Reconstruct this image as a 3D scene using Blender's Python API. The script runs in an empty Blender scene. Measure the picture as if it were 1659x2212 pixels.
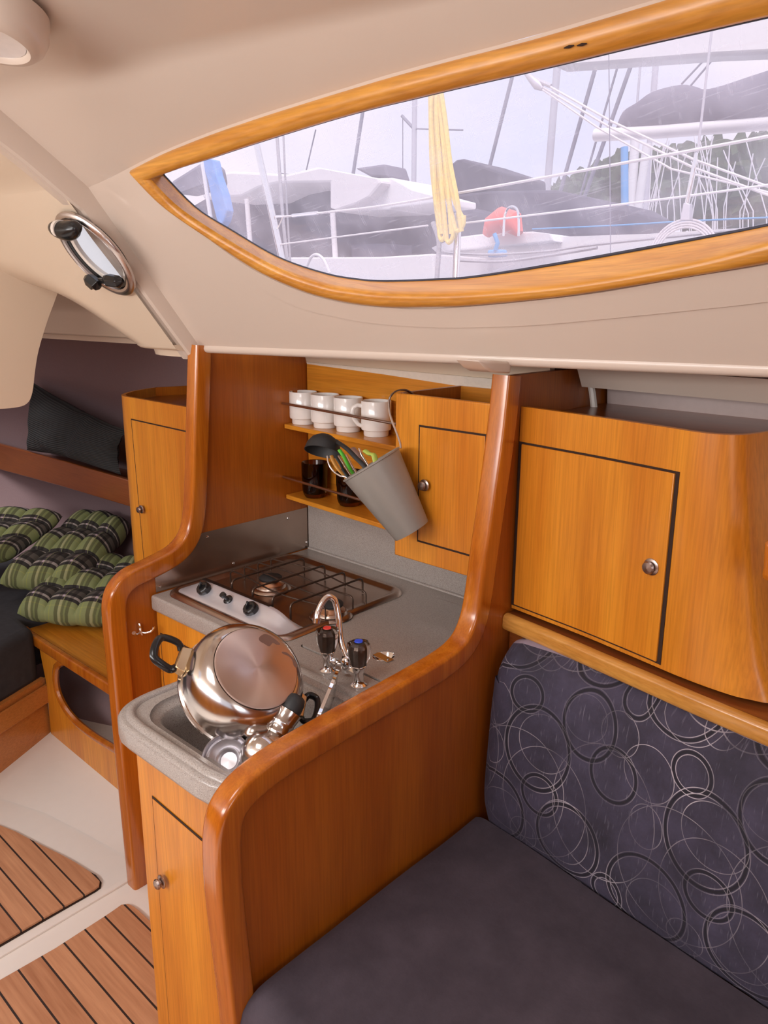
import bpy, bmesh, math, random
from mathutils import Vector, Matrix, noise
from mathutils.geometry import tessellate_polygon
random.seed(7)
scn = bpy.context.scene
COL = scn.collection
PI = math.pi

# ---------------------------------------------------------------- camera
FPX, PX, PY = 1673.7, 869.4, 1070.5
yaw, pit, rol = .844354, .246179, .011456
CAM = Vector((0, 0, 1.55))
Fw = Vector((math.sin(yaw)*math.cos(pit), math.cos(yaw)*math.cos(pit), -math.sin(pit)))
R0 = Vector((math.cos(yaw), -math.sin(yaw), 0)); U0 = R0.cross(Fw)
Rt = R0*math.cos(rol)+U0*math.sin(rol); Up = -R0*math.sin(rol)+U0*math.cos(rol)
cd = bpy.data.cameras.new('camera'); cam = bpy.data.objects.new('camera', cd); COL.objects.link(cam)
cd.sensor_fit = 'VERTICAL'; cd.sensor_height = 24; cd.lens = FPX*24/2212
cd.shift_x = (829.5-PX)/2212; cd.shift_y = (PY-1106)/2212
cd.clip_start = .02; cd.clip_end = 400
cam.matrix_world = Matrix(((Rt.x, Up.x, -Fw.x, 0), (Rt.y, Up.y, -Fw.y, 0), (Rt.z, Up.z, -Fw.z, CAM.z), (0, 0, 0, 1)))
scn.camera = cam

# ---------------------------------------------------------------- world, lamps, exposure
scn.view_settings.view_transform = 'Standard'; scn.view_settings.look = 'None'
scn.view_settings.exposure = 0.0; scn.view_settings.gamma = 1.0; scn.view_settings.use_curve_mapping = False
w = bpy.data.worlds.new('overcast'); scn.world = w; w.use_nodes = True
wt = w.node_tree; wt.nodes.clear()
wo = wt.nodes.new('ShaderNodeOutputWorld'); wb = wt.nodes.new('ShaderNodeBackground')
wn = wt.nodes.new('ShaderNodeTexNoise'); wr = wt.nodes.new('ShaderNodeValToRGB'); wc = wt.nodes.new('ShaderNodeTexCoord')
wn.inputs['Scale'].default_value = 3.5; wn.inputs['Detail'].default_value = 5
wr.color_ramp.elements[0].position = .35; wr.color_ramp.elements[0].color = (.74, .78, .98, 1)
wr.color_ramp.elements[1].position = .6; wr.color_ramp.elements[1].color = (.98, .93, .97, 1)
wt.links.new(wc.outputs['Generated'], wn.inputs['Vector']); wt.links.new(wn.outputs['Fac'], wr.inputs['Fac'])
wt.links.new(wr.outputs['Color'], wb.inputs['Color']); wt.links.new(wb.outputs['Background'], wo.inputs['Surface'])
wb.inputs['Strength'].default_value = 1.08

def area(name, loc, target, sx, sy, power, col):
    l = bpy.data.lights.new(name, 'AREA'); l.shape = 'RECTANGLE'; l.size = sx; l.size_y = sy
    l.energy = power; l.color = col
    o = bpy.data.objects.new(name, l); COL.objects.link(o); o.location = loc
    o.rotation_euler = (Vector(target)-Vector(loc)).to_track_quat('-Z', 'Y').to_euler()
    return o
# daylight falling in through the companionway aft, the saloon hatch and the port window
area('companionway_daylight', (-.35, -1.75, 1.75), (.9, 1.0, .9), .75, .8, 7, (1, .955, .93))
area('saloon_hatch_daylight', (-.1, .9, 2.02), (.15, 1.0, 0), .5, .5, 6, (1, .97, .96))
area('port_window_daylight', (-1.3, 1.0, 1.68), (.9, 1.15, .9), 2.2, .34, 34, (1, .96, .93))
area('forecabin_hatch_daylight', (.1, 3.0, 1.85), (.6, 2.4, .4), .45, .45, 1.0, (1, .93, .85))

sn = bpy.data.lights.new('hazy_sun', 'SUN'); sn.energy = 3.0; sn.angle = .6; sn.color = (1, .97, .95)
so_ = bpy.data.objects.new('hazy_sun', sn); COL.objects.link(so_); so_.location = (-5, -3, 10)
so_.rotation_euler = Vector((.42, .22, -.88)).to_track_quat('-Z', 'Y').to_euler()

# ---------------------------------------------------------------- finding points on real planes
def ray(px, py): return Rt*((px-PX)/FPX) - Up*((py-PY)/FPX) + Fw
def onp(n, d, px, py):
    n = Vector(n); r = ray(px, py); return CAM + r*((d-n.dot(CAM))/n.dot(r))
def ox(v, px, py): return onp((1, 0, 0), v, px, py)
def oy(v, px, py): return onp((0, 1, 0), v, px, py)
def oz(v, px, py): return onp((0, 0, 1), v, px, py)
def V(*a): return Vector(a)

# ---------------------------------------------------------------- materials
MAT = {}
def nodes(m):
    m.use_nodes = True; nt = m.node_tree; return nt, nt.nodes['Principled BSDF'], nt.nodes.new, nt.links.new
def mat(name, col, rough=.5, metal=0, coat=0, bump=0, bscale=60, spec=.5, **kw):
    m = bpy.data.materials.new(name); nt, p, N, L = nodes(m)
    p.inputs['Base Color'].default_value = (*col, 1); p.inputs['Roughness'].default_value = rough
    p.inputs['Metallic'].default_value = metal; p.inputs['Coat Weight'].default_value = coat
    p.inputs['Specular IOR Level'].default_value = spec
    tc = N('ShaderNodeTexCoord'); n = N('ShaderNodeTexNoise'); n.inputs['Scale'].default_value = bscale
    L(tc.outputs['Object'], n.inputs['Vector'])
    v = kw.get('var', .06)
    mx = N('ShaderNodeMix'); mx.data_type = 'RGBA'; mx.inputs['A'].default_value = (*[c*(1-v) for c in col], 1)
    mx.inputs['B'].default_value = (*[min(1, c*(1+v)) for c in col], 1)
    L(n.outputs['Fac'], mx.inputs['Factor']); L(mx.outputs['Result'], p.inputs['Base Color'])
    if bump:
        b = N('ShaderNodeBump'); b.inputs['Strength'].default_value = bump; b.inputs['Distance'].default_value = .002
        L(n.outputs['Fac'], b.inputs['Height']); L(b.outputs['Normal'], p.inputs['Normal'])
    for k, x in kw.items():
        if k != 'var': p.inputs[k].default_value = x
    MAT[name] = m; return m
def wood(name, c1, c2, axis='Z', rough=.28, scale=1.0, coat=.35, streak=9, c3=None):
    m = bpy.data.materials.new(name); nt, p, N, L = nodes(m)
    tc = N('ShaderNodeTexCoord'); mp = N('ShaderNodeMapping')
    s = [streak*scale]*3; s['XYZ'.index(axis)] = .7*scale; mp.inputs['Scale'].default_value = s
    L(tc.outputs['Object'], mp.inputs['Vector'])
    n1 = N('ShaderNodeTexNoise'); n1.inputs['Scale'].default_value = 1.3; n1.inputs['Detail'].default_value = 3; n1.inputs['Distortion'].default_value = .4
    L(mp.outputs['Vector'], n1.inputs['Vector'])
    mp2 = N('ShaderNodeMapping'); s = [160*scale]*3; s['XYZ'.index(axis)] = 5*scale; mp2.inputs['Scale'].default_value = s
    L(tc.outputs['Object'], mp2.inputs['Vector'])
    n2 = N('ShaderNodeTexNoise'); n2.inputs['Scale'].default_value = 1.5; n2.inputs['Detail'].default_value = 4
    L(mp2.outputs['Vector'], n2.inputs['Vector'])
    r = N('ShaderNodeValToRGB'); e = r.color_ramp.elements
    e[0].position = .3; e[0].color = (*c2, 1); e[1].position = .68; e[1].color = (*c1, 1)
    L(n1.outputs['Fac'], r.inputs['Fac'])
    r2 = N('ShaderNodeValToRGB'); r2.color_ramp.elements[0].position = .3; r2.color_ramp.elements[0].color = (.80, .78, .72, 1)
    r2.color_ramp.elements[1].position = .62; r2.color_ramp.elements[1].color = (1, 1, 1, 1)
    L(n2.outputs['Fac'], r2.inputs['Fac'])
    mx = N('ShaderNodeMix'); mx.data_type = 'RGBA'; mx.blend_type = 'MULTIPLY'; mx.inputs['Factor'].default_value = 1
    L(r.outputs['Color'], mx.inputs['A']); L(r2.outputs['Color'], mx.inputs['B']); L(mx.outputs['Result'], p.inputs['Base Color'])
    p.inputs['Roughness'].default_value = rough; p.inputs['Coat Weight'].default_value = coat; p.inputs['Coat Roughness'].default_value = .15
    MAT[name] = m; return m
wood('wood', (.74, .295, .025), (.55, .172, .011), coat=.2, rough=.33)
wood('wood_y', (.74, .31, .03), (.57, .19, .014), axis='Y', streak=16, coat=.2, rough=.33)
wood('wood_shaded', (.46, .130, .011), (.34, .078, .006), streak=6, coat=.2, rough=.35)  # darker copy of wood; shade on aft-facing panels put into its colour
wood('trim', (.54, .165, .012), (.38, .09, .006), rough=.2, coat=.6, streak=18, scale=1.3)
wood('trim_y', (.66, .33, .075), (.52, .22, .04), axis='Y', rough=.25, coat=.5, streak=26)
wood('frame_wood', (.70, .33, .055), (.52, .20, .022), axis='Y', rough=.33, coat=.15, streak=30)
wood('dark_wood', (.30, .085, .02), (.24, .06, .014), axis='Y')
wood('berth_wood', (.58, .23, .06), (.50, .18, .04), axis='X', rough=.4)
mat('cream', (.65, .55, .47), .32, coat=.25, bscale=3, var=.02)
mat('cream_fwd', (.70, .58, .45), .35, coat=.2, bscale=3, var=.02)
mat('floor_cream', (.80, .76, .71), .42, bscale=30, var=.02)
mat('vinyl', (.78, .70, .60), .5, bump=.9, bscale=90)
mat('hull_lining', (.26, .175, .18), .9, bump=.3, bscale=200, var=.08)
mat('hull_lining_light', (.62, .50, .47), .85, bump=.3, bscale=60, var=.06)
mat('gap', (.03, .012, .006), .9)
mat('steel', (.62, .58, .55), .16, 1, bscale=6, var=.1)
mat('steel_dirty', (.50, .40, .34), .27, 1, bscale=9, var=.25)
mat('panel_steel_lit', (.80, .82, .90), .30, .6, bscale=6, var=.03)  # made pale and less metallic, a bright reflection put into the colour
mat('steel_soft', (.55, .53, .56), .42, 1, bscale=6, var=.1)
mat('chrome', (.85, .85, .86), .06, 1)
mat('rod_steel', (.55, .50, .48), .25, 1)
mat('knob_bronze', (.42, .34, .31), .3, 1)
mat('black_plastic', (.012, .012, .013), .22)
mat('matt_black', (.02, .022, .024), .55)
mat('grate_wire', (.10, .07, .055), .35, .8, bscale=80, var=.5)
mat('burner_brass', (.55, .30, .18), .35, 1)
mat('porcelain', (.86, .83, .80), .15, coat=.4, var=.01)
mat('bucket', (.30, .285, .26), .42, .25, var=.03)
mat('brass', (.62, .46, .26), .25, 1)
mat('white_plastic', (.80, .74, .68), .4)
mat('lamp_glass', (.75, .70, .68), .2)
mat('green_plastic', (.10, .52, .04), .35)
mat('lime', (.42, .55, .10), .4)
mat('rose_plastic', (.35, .22, .18), .3)
mat('red', (.85, .05, .04), .3); mat('blue', (.02, .08, .75), .3)
mat('berth_cushion', (.035, .034, .038), .95, bump=.5, bscale=40, var=.3)
mat('seal', (.03, .03, .045), .6)
mat('copper_base', (.60, .48, .43), .38, 1, bscale=10, var=.1, Anisotropic=.85)
_m = MAT['copper_base'].node_tree; _t = _m.nodes.new('ShaderNodeTangent'); _t.direction_type = 'RADIAL'; _t.axis = 'Z'; _m.links.new(_t.outputs[0], _m.nodes['Principled BSDF'].inputs['Tangent'])
mat('scorch', (.22, .13, .10), .5, .6)
def glassy(name, col, rough, ior=1.45, trans=1):
    m = mat(name, col, rough, var=0); p = m.node_tree.nodes['Principled BSDF']
    p.inputs['Transmission Weight'].default_value = trans; p.inputs['IOR'].default_value = ior
    return m
glassy('smoked_glass', (.16, .055, .035), .04)
glassy('acrylic', (.97, .97, .97), .03)
glassy('clear_glass', (.93, .95, .96), .05)
# scratched window acrylic: clear sheet plus milky scatter that the daylight outside lights up
def window_mat(name, haze, tint, scratch):
    m = bpy.data.materials.new(name); m.use_nodes = True; nt = m.node_tree; nt.nodes.clear(); N, L = nt.nodes.new, nt.links.new
    o = N('ShaderNodeOutputMaterial'); t = N('ShaderNodeBsdfTransparent'); tr = N('ShaderNodeBsdfTranslucent'); mx = N('ShaderNodeMixShader')
    t.inputs['Color'].default_value = tint; tr.inputs['Color'].default_value = (.96, .90, .98, 1)
    tc = N('ShaderNodeTexCoord'); val = None
    for sc, rot in (((6, 260, 30), .5), ((300, 8, 40), -.4), ((9, 9, 9), 0)):
        mp = N('ShaderNodeMapping'); mp.inputs['Scale'].default_value = sc; mp.inputs['Rotation'].default_value = (rot, rot*.7, rot)
        n = N('ShaderNodeTexNoise'); n.inputs['Scale'].default_value = 1.2; n.inputs['Detail'].default_value = 3
        L(tc.outputs['Object'], mp.inputs['Vector']); L(mp.outputs['Vector'], n.inputs['Vector'])
        r = N('ShaderNodeMapRange'); r.inputs['From Min'].default_value = .62 if rot else .4; r.inputs['From Max'].default_value = .72 if rot else .7
        r.inputs['To Min'].default_value = 0; r.inputs['To Max'].default_value = scratch
        L(n.outputs['Fac'], r.inputs['Value'])
        if val is None: val = r.outputs['Result']
        else:
            a = N('ShaderNodeMath'); L(val, a.inputs[0]); L(r.outputs['Result'], a.inputs[1]); val = a.outputs[0]
    a = N('ShaderNodeMath'); L(val, a.inputs[0]); a.inputs[1].default_value = haze; a.use_clamp = True
    L(a.outputs[0], mx.inputs['Fac']); L(t.outputs[0], mx.inputs[1]); L(tr.outputs[0], mx.inputs[2])
    g = N('ShaderNodeBsdfGlossy'); g.inputs['Roughness'].default_value = .1; m2 = N('ShaderNodeMixShader'); m2.inputs['Fac'].default_value = .03
    L(mx.outputs[0], m2.inputs[1]); L(g.outputs[0], m2.inputs[2]); L(m2.outputs[0], o.inputs['Surface'])
    MAT[name] = m
window_mat('window_acrylic', .15, (1, .98, 1, 1), .11)
window_mat('port_glass', .10, (.72, .74, .76, 1), .03)
# speckled worktop
def worktop():
    m = bpy.data.materials.new('worktop'); nt, p, N, L = nodes(m); tc = N('ShaderNodeTexCoord')
    cur = None
    base = N('ShaderNodeRGB'); base.outputs[0].default_value = (.37, .335, .31, 1); cur = base.outputs[0]
    for sc, col, lo in ((420, (.23, .20, .18), .30), (300, (.50, .46, .42), .24), (150, (.22, .14, .10), .10)):
        v = N('ShaderNodeTexVoronoi'); v.inputs['Scale'].default_value = sc; v.inputs['Randomness'].default_value = 1
        L(tc.outputs['Object'], v.inputs['Vector'])
        r = N('ShaderNodeMath'); r.operation = 'LESS_THAN'; r.inputs[1].default_value = lo; L(v.outputs['Distance'], r.inputs[0])
        mx = N('ShaderNodeMix'); mx.data_type = 'RGBA'; mx.inputs['B'].default_value = (*col, 1)
        L(r.outputs[0], mx.inputs['Factor']); L(cur, mx.inputs['A']); cur = mx.outputs['Result']
    L(cur, p.inputs['Base Color']); p.inputs['Roughness'].default_value = .3; p.inputs['Coat Weight'].default_value = .2
    MAT['worktop'] = m
worktop()
# brushed radial base of the pot
# teak boards
def teak(ang):
    m = bpy.data.materials.new('teak'); nt, p, N, L = nodes(m); tc = N('ShaderNodeTexCoord')
    sp = N('ShaderNodeSeparateXYZ'); L(tc.outputs['Object'], sp.inputs[0])
    def M_(op, a, b=None, c=None):
        n = N('ShaderNodeMath'); n.operation = op
        for i, x in enumerate((a, b, c)):
            if x is None: continue
            if isinstance(x, (int, float)): n.inputs[i].default_value = x
            else: L(x, n.inputs[i])
        return n.outputs[0]
    t = M_('DIVIDE', M_('ADD', sp.outputs['X'], 4.0), .0545)
    fr = M_('FRACT', t); seam = M_('LESS_THAN', fr, .085)
    pl = M_('FLOOR', t)
    wn = N('ShaderNodeTexWhiteNoise'); wn.noise_dimensions = '1D'; L(pl, wn.inputs['W'])
    mp = N('ShaderNodeMapping'); mp.inputs['Scale'].default_value = (60, 3, 20); L(tc.outputs['Object'], mp.inputs['Vector'])
    n = N('ShaderNodeTexNoise'); n.inputs['Scale'].default_value = 2; n.inputs['Detail'].default_value = 5; L(mp.outputs['Vector'], n.inputs['Vector'])
    f = M_('ADD', M_('MULTIPLY', n.outputs['Fac'], .7), M_('MULTIPLY', wn.outputs['Value'], .35))
    r = N('ShaderNodeValToRGB'); r.color_ramp.elements[0].position = .25; r.color_ramp.elements[0].color = (.36, .15, .07, 1)
    r.color_ramp.elements[1].position = .8; r.color_ramp.elements[1].color = (.62, .32, .17, 1); L(f, r.inputs['Fac'])
    mx = N('ShaderNodeMix'); mx.data_type = 'RGBA'; L(seam, mx.inputs['Factor']); L(r.outputs['Color'], mx.inputs['A'])
    mx.inputs['B'].default_value = (.03, .018, .015, 1); L(mx.outputs['Result'], p.inputs['Base Color'])
    p.inputs['Roughness'].default_value = .42
    MAT['teak'] = m
teak(0)
# settee velour with embroidered rings
def velour(name, rings):
    m = bpy.data.materials.new(name); nt, p, N, L = nodes(m); tc = N('ShaderNodeTexCoord')
    n = N('ShaderNodeTexNoise'); n.inputs['Scale'].default_value = 9; n.inputs['Detail'].default_value = 5
    n.inputs['Roughness'].default_value = .65; L(tc.outputs['Object'], n.inputs['Vector'])
    r = N('ShaderNodeValToRGB'); r.color_ramp.elements[0].position = .3; r.color_ramp.elements[1].position = .72
    r.color_ramp.elements[0].color = (.034, .026, .036, 1) if not rings else (.022, .019, .032, 1)
    r.color_ramp.elements[1].color = (.070, .055, .072, 1) if not rings else (.060, .052, .092, 1)
    L(n.outputs['Fac'], r.inputs['Fac']); cur = r.outputs['Color']
    if rings:
        uv = N('ShaderNodeUVMap'); uv.uv_map = 'UVMap'
        # fine woven streaks
        mp = N('ShaderNodeMapping'); mp.inputs['Scale'].default_value = (260, 30, 1); L(uv.outputs[0], mp.inputs['Vector'])
        n2 = N('ShaderNodeTexNoise'); n2.inputs['Scale'].default_value = 1; L(mp.outputs['Vector'], n2.inputs['Vector'])
        r2 = N('ShaderNodeMapRange'); r2.inputs['From Min'].default_value = .62; r2.inputs['From Max'].default_value = .78
        r2.inputs['To Max'].default_value = .35; L(n2.outputs['Fac'], r2.inputs['Value'])
        mx = N('ShaderNodeMix'); mx.data_type = 'RGBA'; mx.inputs['B'].default_value = (.30, .28, .36, 1)
        L(r2.outputs['Result'], mx.inputs['Factor']); L(cur, mx.inputs['A']); cur = mx.outputs['Result']
        T = .36
        C = [(.05, .06, .078, 1), (.075, .045, .062, 0), (.235, .075, .070, 1), (.225, .085, .058, 0), (.14, .215, .074, 1), (.155, .23, .060, 0),
             (.31, .235, .048, 1), (.02, .27, .052, 0), (.10, .31, .036, 1), (.16, .13, .042, 1), (.31, .31, .040, 0), (.17, .12, .100, 2), (.30, .16, .110, 2), (.245, .30, .056, 1), (.235, .31, .046, 0), (.33, .02, .030, 1), (.10, .13, .118, 2), (.03, .18, .034, 0), (.13, .035, .034, 0)]
        dark = light = None
        for (cx, cy, rr, kind) in C:
            sb = N('ShaderNodeVectorMath'); sb.operation = 'SUBTRACT'; sb.inputs[1].default_value = (cx, cy, 0); L(uv.outputs[0], sb.inputs[0])
            wr_ = N('ShaderNodeVectorMath'); wr_.operation = 'WRAP'; wr_.inputs[1].default_value = (T/2, T/2, 1); wr_.inputs[2].default_value = (-T/2, -T/2, -1)
            L(sb.outputs[0], wr_.inputs[0])
            sc_ = N('ShaderNodeVectorMath'); sc_.operation = 'MULTIPLY'; sc_.inputs[1].default_value = (1, .88 + .3*((cx*37) % 1), 0)
            L(wr_.outputs[0], sc_.inputs[0])
            ln = N('ShaderNodeVectorMath'); ln.operation = 'LENGTH'; L(sc_.outputs[0], ln.inputs[0])
            s = N('ShaderNodeMath'); s.operation = 'SUBTRACT'; s.inputs[1].default_value = rr; L(ln.outputs['Value'], s.inputs[0])
            a = N('ShaderNodeMath'); a.operation = 'ABSOLUTE'; L(s.outputs[0], a.inputs[0])
            l = N('ShaderNodeMath'); l.operation = 'LESS_THAN'; l.inputs[1].default_value = .0026 if kind == 1 else .0010
            L(a.outputs[0], l.inputs[0])
            if kind == 1:
                if dark is None: dark = l.outputs[0]
                else:
                    q = N('ShaderNodeMath'); q.operation = 'MAXIMUM'; L(dark, q.inputs[0]); L(l.outputs[0], q.inputs[1]); dark = q.outputs[0]
            # a pale thread rides beside every ring
            s2 = N('ShaderNodeMath'); s2.operation = 'SUBTRACT'; s2.inputs[1].default_value = .0045 if kind == 1 else 0; L(a.outputs[0], s2.inputs[0])
            a2 = N('ShaderNodeMath'); a2.operation = 'ABSOLUTE'; L(s2.outputs[0], a2.inputs[0])
            l2 = N('ShaderNodeMath'); l2.operation = 'LESS_THAN'; l2.inputs[1].default_value = .0007; L(a2.outputs[0], l2.inputs[0])
            if light is None: light = l2.outputs[0]
            else:
                q = N('ShaderNodeMath'); q.operation = 'MAXIMUM'; L(light, q.inputs[0]); L(l2.outputs[0], q.inputs[1]); light = q.outputs[0]
        mx = N('ShaderNodeMix'); mx.data_type = 'RGBA'; mx.inputs['B'].default_value = (.012, .010, .018, 1)
        L(dark, mx.inputs['Factor']); L(cur, mx.inputs['A']); cur = mx.outputs['Result']
        # pale threads vary in strength: brighter in patches
        n3 = N('ShaderNodeTexNoise'); n3.inputs['Scale'].default_value = 5; L(uv.outputs[0], n3.inputs['Vector'])
        r3 = N('ShaderNodeMapRange'); r3.inputs['From Min'].default_value = .45; r3.inputs['From Max'].default_value = .68; r3.inputs['To Min'].default_value = .10; r3.inputs['To Max'].default_value = .85
        L(n3.outputs['Fac'], r3.inputs['Value'])
        q = N('ShaderNodeMath'); q.operation = 'MULTIPLY'; L(light, q.inputs[0]); L(r3.outputs['Result'], q.inputs[1])
        mx = N('ShaderNodeMix'); mx.data_type = 'RGBA'; mx.inputs['B'].default_value = (.55, .50, .55, 1)
        L(q.outputs[0], mx.inputs['Factor']); L(cur, mx.inputs['A']); cur = mx.outputs['Result']
    L(cur, p.inputs['Base Color']); p.inputs['Roughness'].default_value = .85
    p.inputs['Sheen Weight'].default_value = .10; p.inputs['Sheen Tint'].default_value = (.6, .5, .75, 1)
    b = N('ShaderNodeBump'); b.inputs['Strength'].default_value = .25; b.inputs['Distance'].default_value = .002
    n4 = N('ShaderNodeTexNoise'); n4.inputs['Scale'].default_value = 160; L(tc.outputs['Object'], n4.inputs['Vector'])
    L(n4.outputs['Fac'], b.inputs['Height']); L(b.outputs['Normal'], p.inputs['Normal'])
    MAT[name] = m
velour('velour', False); velour('velour_rings', True)
mat('velour_edge', (.30, .25, .32), .9, bump=.3, bscale=150, var=.05)
def ramp_bands(N, L, src, bands):
    r = N('ShaderNodeValToRGB'); r.color_ramp.interpolation = 'CONSTANT'; e = r.color_ramp.elements
    e[0].position = bands[0][0]; e[0].color = (*bands[0][1], 1); e[1].position = bands[1][0]; e[1].color = (*bands[1][1], 1)
    for pz, c in bands[2:]:
        x = e.new(pz); x.color = (*c, 1)
    L(src, r.inputs['Fac']); return r.outputs['Color']
def plaid(name, k):
    m = bpy.data.materials.new(name); nt, p, N, L = nodes(m)
    uv = N('ShaderNodeUVMap'); uv.uv_map = 'UVMap'; sp = N('ShaderNodeSeparateXYZ'); L(uv.outputs[0], sp.inputs[0])
    def fr(o, mul):
        a = N('ShaderNodeMath'); a.operation = 'MULTIPLY'; a.inputs[1].default_value = mul; L(o, a.inputs[0])
        b = N('ShaderNodeMath'); b.operation = 'FRACT'; L(a.outputs[0], b.inputs[0]); return b.outputs[0]
    G = (.34*k, .40*k, .17*k); D = (.055*k, .050*k, .045*k); W = (.52*k, .47*k, .43*k); Y = (.42*k, .46*k, .16*k); T = (.16*k, .14*k, .12*k)
    a = ramp_bands(N, L, fr(sp.outputs['Y'], 2.6), [(0, G), (.15, Y), (.165, G), (.27, D), (.35, W), (.41, D), (.50, T), (.64, D), (.80, W), (.83, D), (.92, G)])
    b = ramp_bands(N, L, fr(sp.outputs['X'], 2.9), [(0, (1, 1, 1)), (.12, (1.25, 1.2, .8)), (.15, (1, 1, 1)), (.30, (.40, .36, .36)), (.42, (1.5, 1.3, 1.6)), (.50, (.45, .42, .42)), (.60, (.8, .8, .7)), (.66, (.36, .33, .33)), (.76, (1, 1, 1))])
    mx = N('ShaderNodeMix'); mx.data_type = 'RGBA'; mx.blend_type = 'MULTIPLY'; mx.inputs['Factor'].default_value = .85
    L(a, mx.inputs['A']); L(b, mx.inputs['B'])
    # thin pale threads across
    f2 = fr(sp.outputs['X'], 2.9*2); lt = N('ShaderNodeMath'); lt.operation = 'LESS_THAN'; lt.inputs[1].default_value = .045; L(f2, lt.inputs[0])
    m2 = N('ShaderNodeMix'); m2.data_type = 'RGBA'; m2.inputs['B'].default_value = (.45*k, .47*k, .2*k, 1)
    h = N('ShaderNodeMath'); h.operation = 'MULTIPLY'; h.inputs[1].default_value = .7; L(lt.outputs[0], h.inputs[0])
    L(h.outputs[0], m2.inputs['Factor']); L(mx.outputs['Result'], m2.inputs['A']); L(m2.outputs['Result'], p.inputs['Base Color'])
    p.inputs['Roughness'].default_value = .9
    MAT[name] = m
plaid('plaid', .66)
def corduroy():
    m = bpy.data.materials.new('corduroy'); nt, p, N, L = nodes(m); uv = N('ShaderNodeUVMap'); uv.uv_map = 'UVMap'
    wv = N('ShaderNodeTexWave'); wv.inputs['Scale'].default_value = 9; wv.inputs['Distortion'].default_value = .6; wv.bands_direction = 'Y'
    L(uv.outputs[0], wv.inputs['Vector']); r = N('ShaderNodeValToRGB')
    r.color_ramp.elements[0].color = (.018, .019, .020, 1); r.color_ramp.elements[1].color = (.050, .051, .050, 1)
    L(wv.outputs['Fac'], r.inputs['Fac']); L(r.outputs['Color'], p.inputs['Base Color']); p.inputs['Roughness'].default_value = .95
    b = N('ShaderNodeBump'); b.inputs['Strength'].default_value = .6; b.inputs['Distance'].default_value = .004; L(wv.outputs['Fac'], b.inputs['Height']); L(b.outputs['Normal'], p.inputs['Normal'])
    MAT['corduroy'] = m
corduroy()
# marina materials
mat('sea_white', (.80, .78, .80), .4, var=.02); mat('alloy', (.55, .54, .60), .4, .3, var=.02); mat('stay_dark', (.20, .20, .26), .6)
mat('cover_grey', (.17, .16, .21), .9, var=.1, bscale=3); mat('cover_dark', (.07, .065, .10), .9, var=.3, bscale=5); mat('pale_canvas', (.78, .74, .76), .9, var=.05, bscale=3)
mat('rope_white', (.72, .70, .74), .8, bump=.5, bscale=300); mat('rope_grey', (.42, .41, .45), .8, var=.4, bscale=200)
mat('rope_yellow', (.85, .62, .16), .8, var=.25, bscale=130); mat('rope_blue', (.12, .38, .75), .8); mat('tarp_blue', (.14, .34, .80), .7, var=.2, bscale=20)
mat('fender_red', (.90, .14, .10), .5); mat('foliage', (.055, .085, .045), .95, var=.5, bscale=2); mat('water', (.20, .22, .27), .15)

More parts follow.
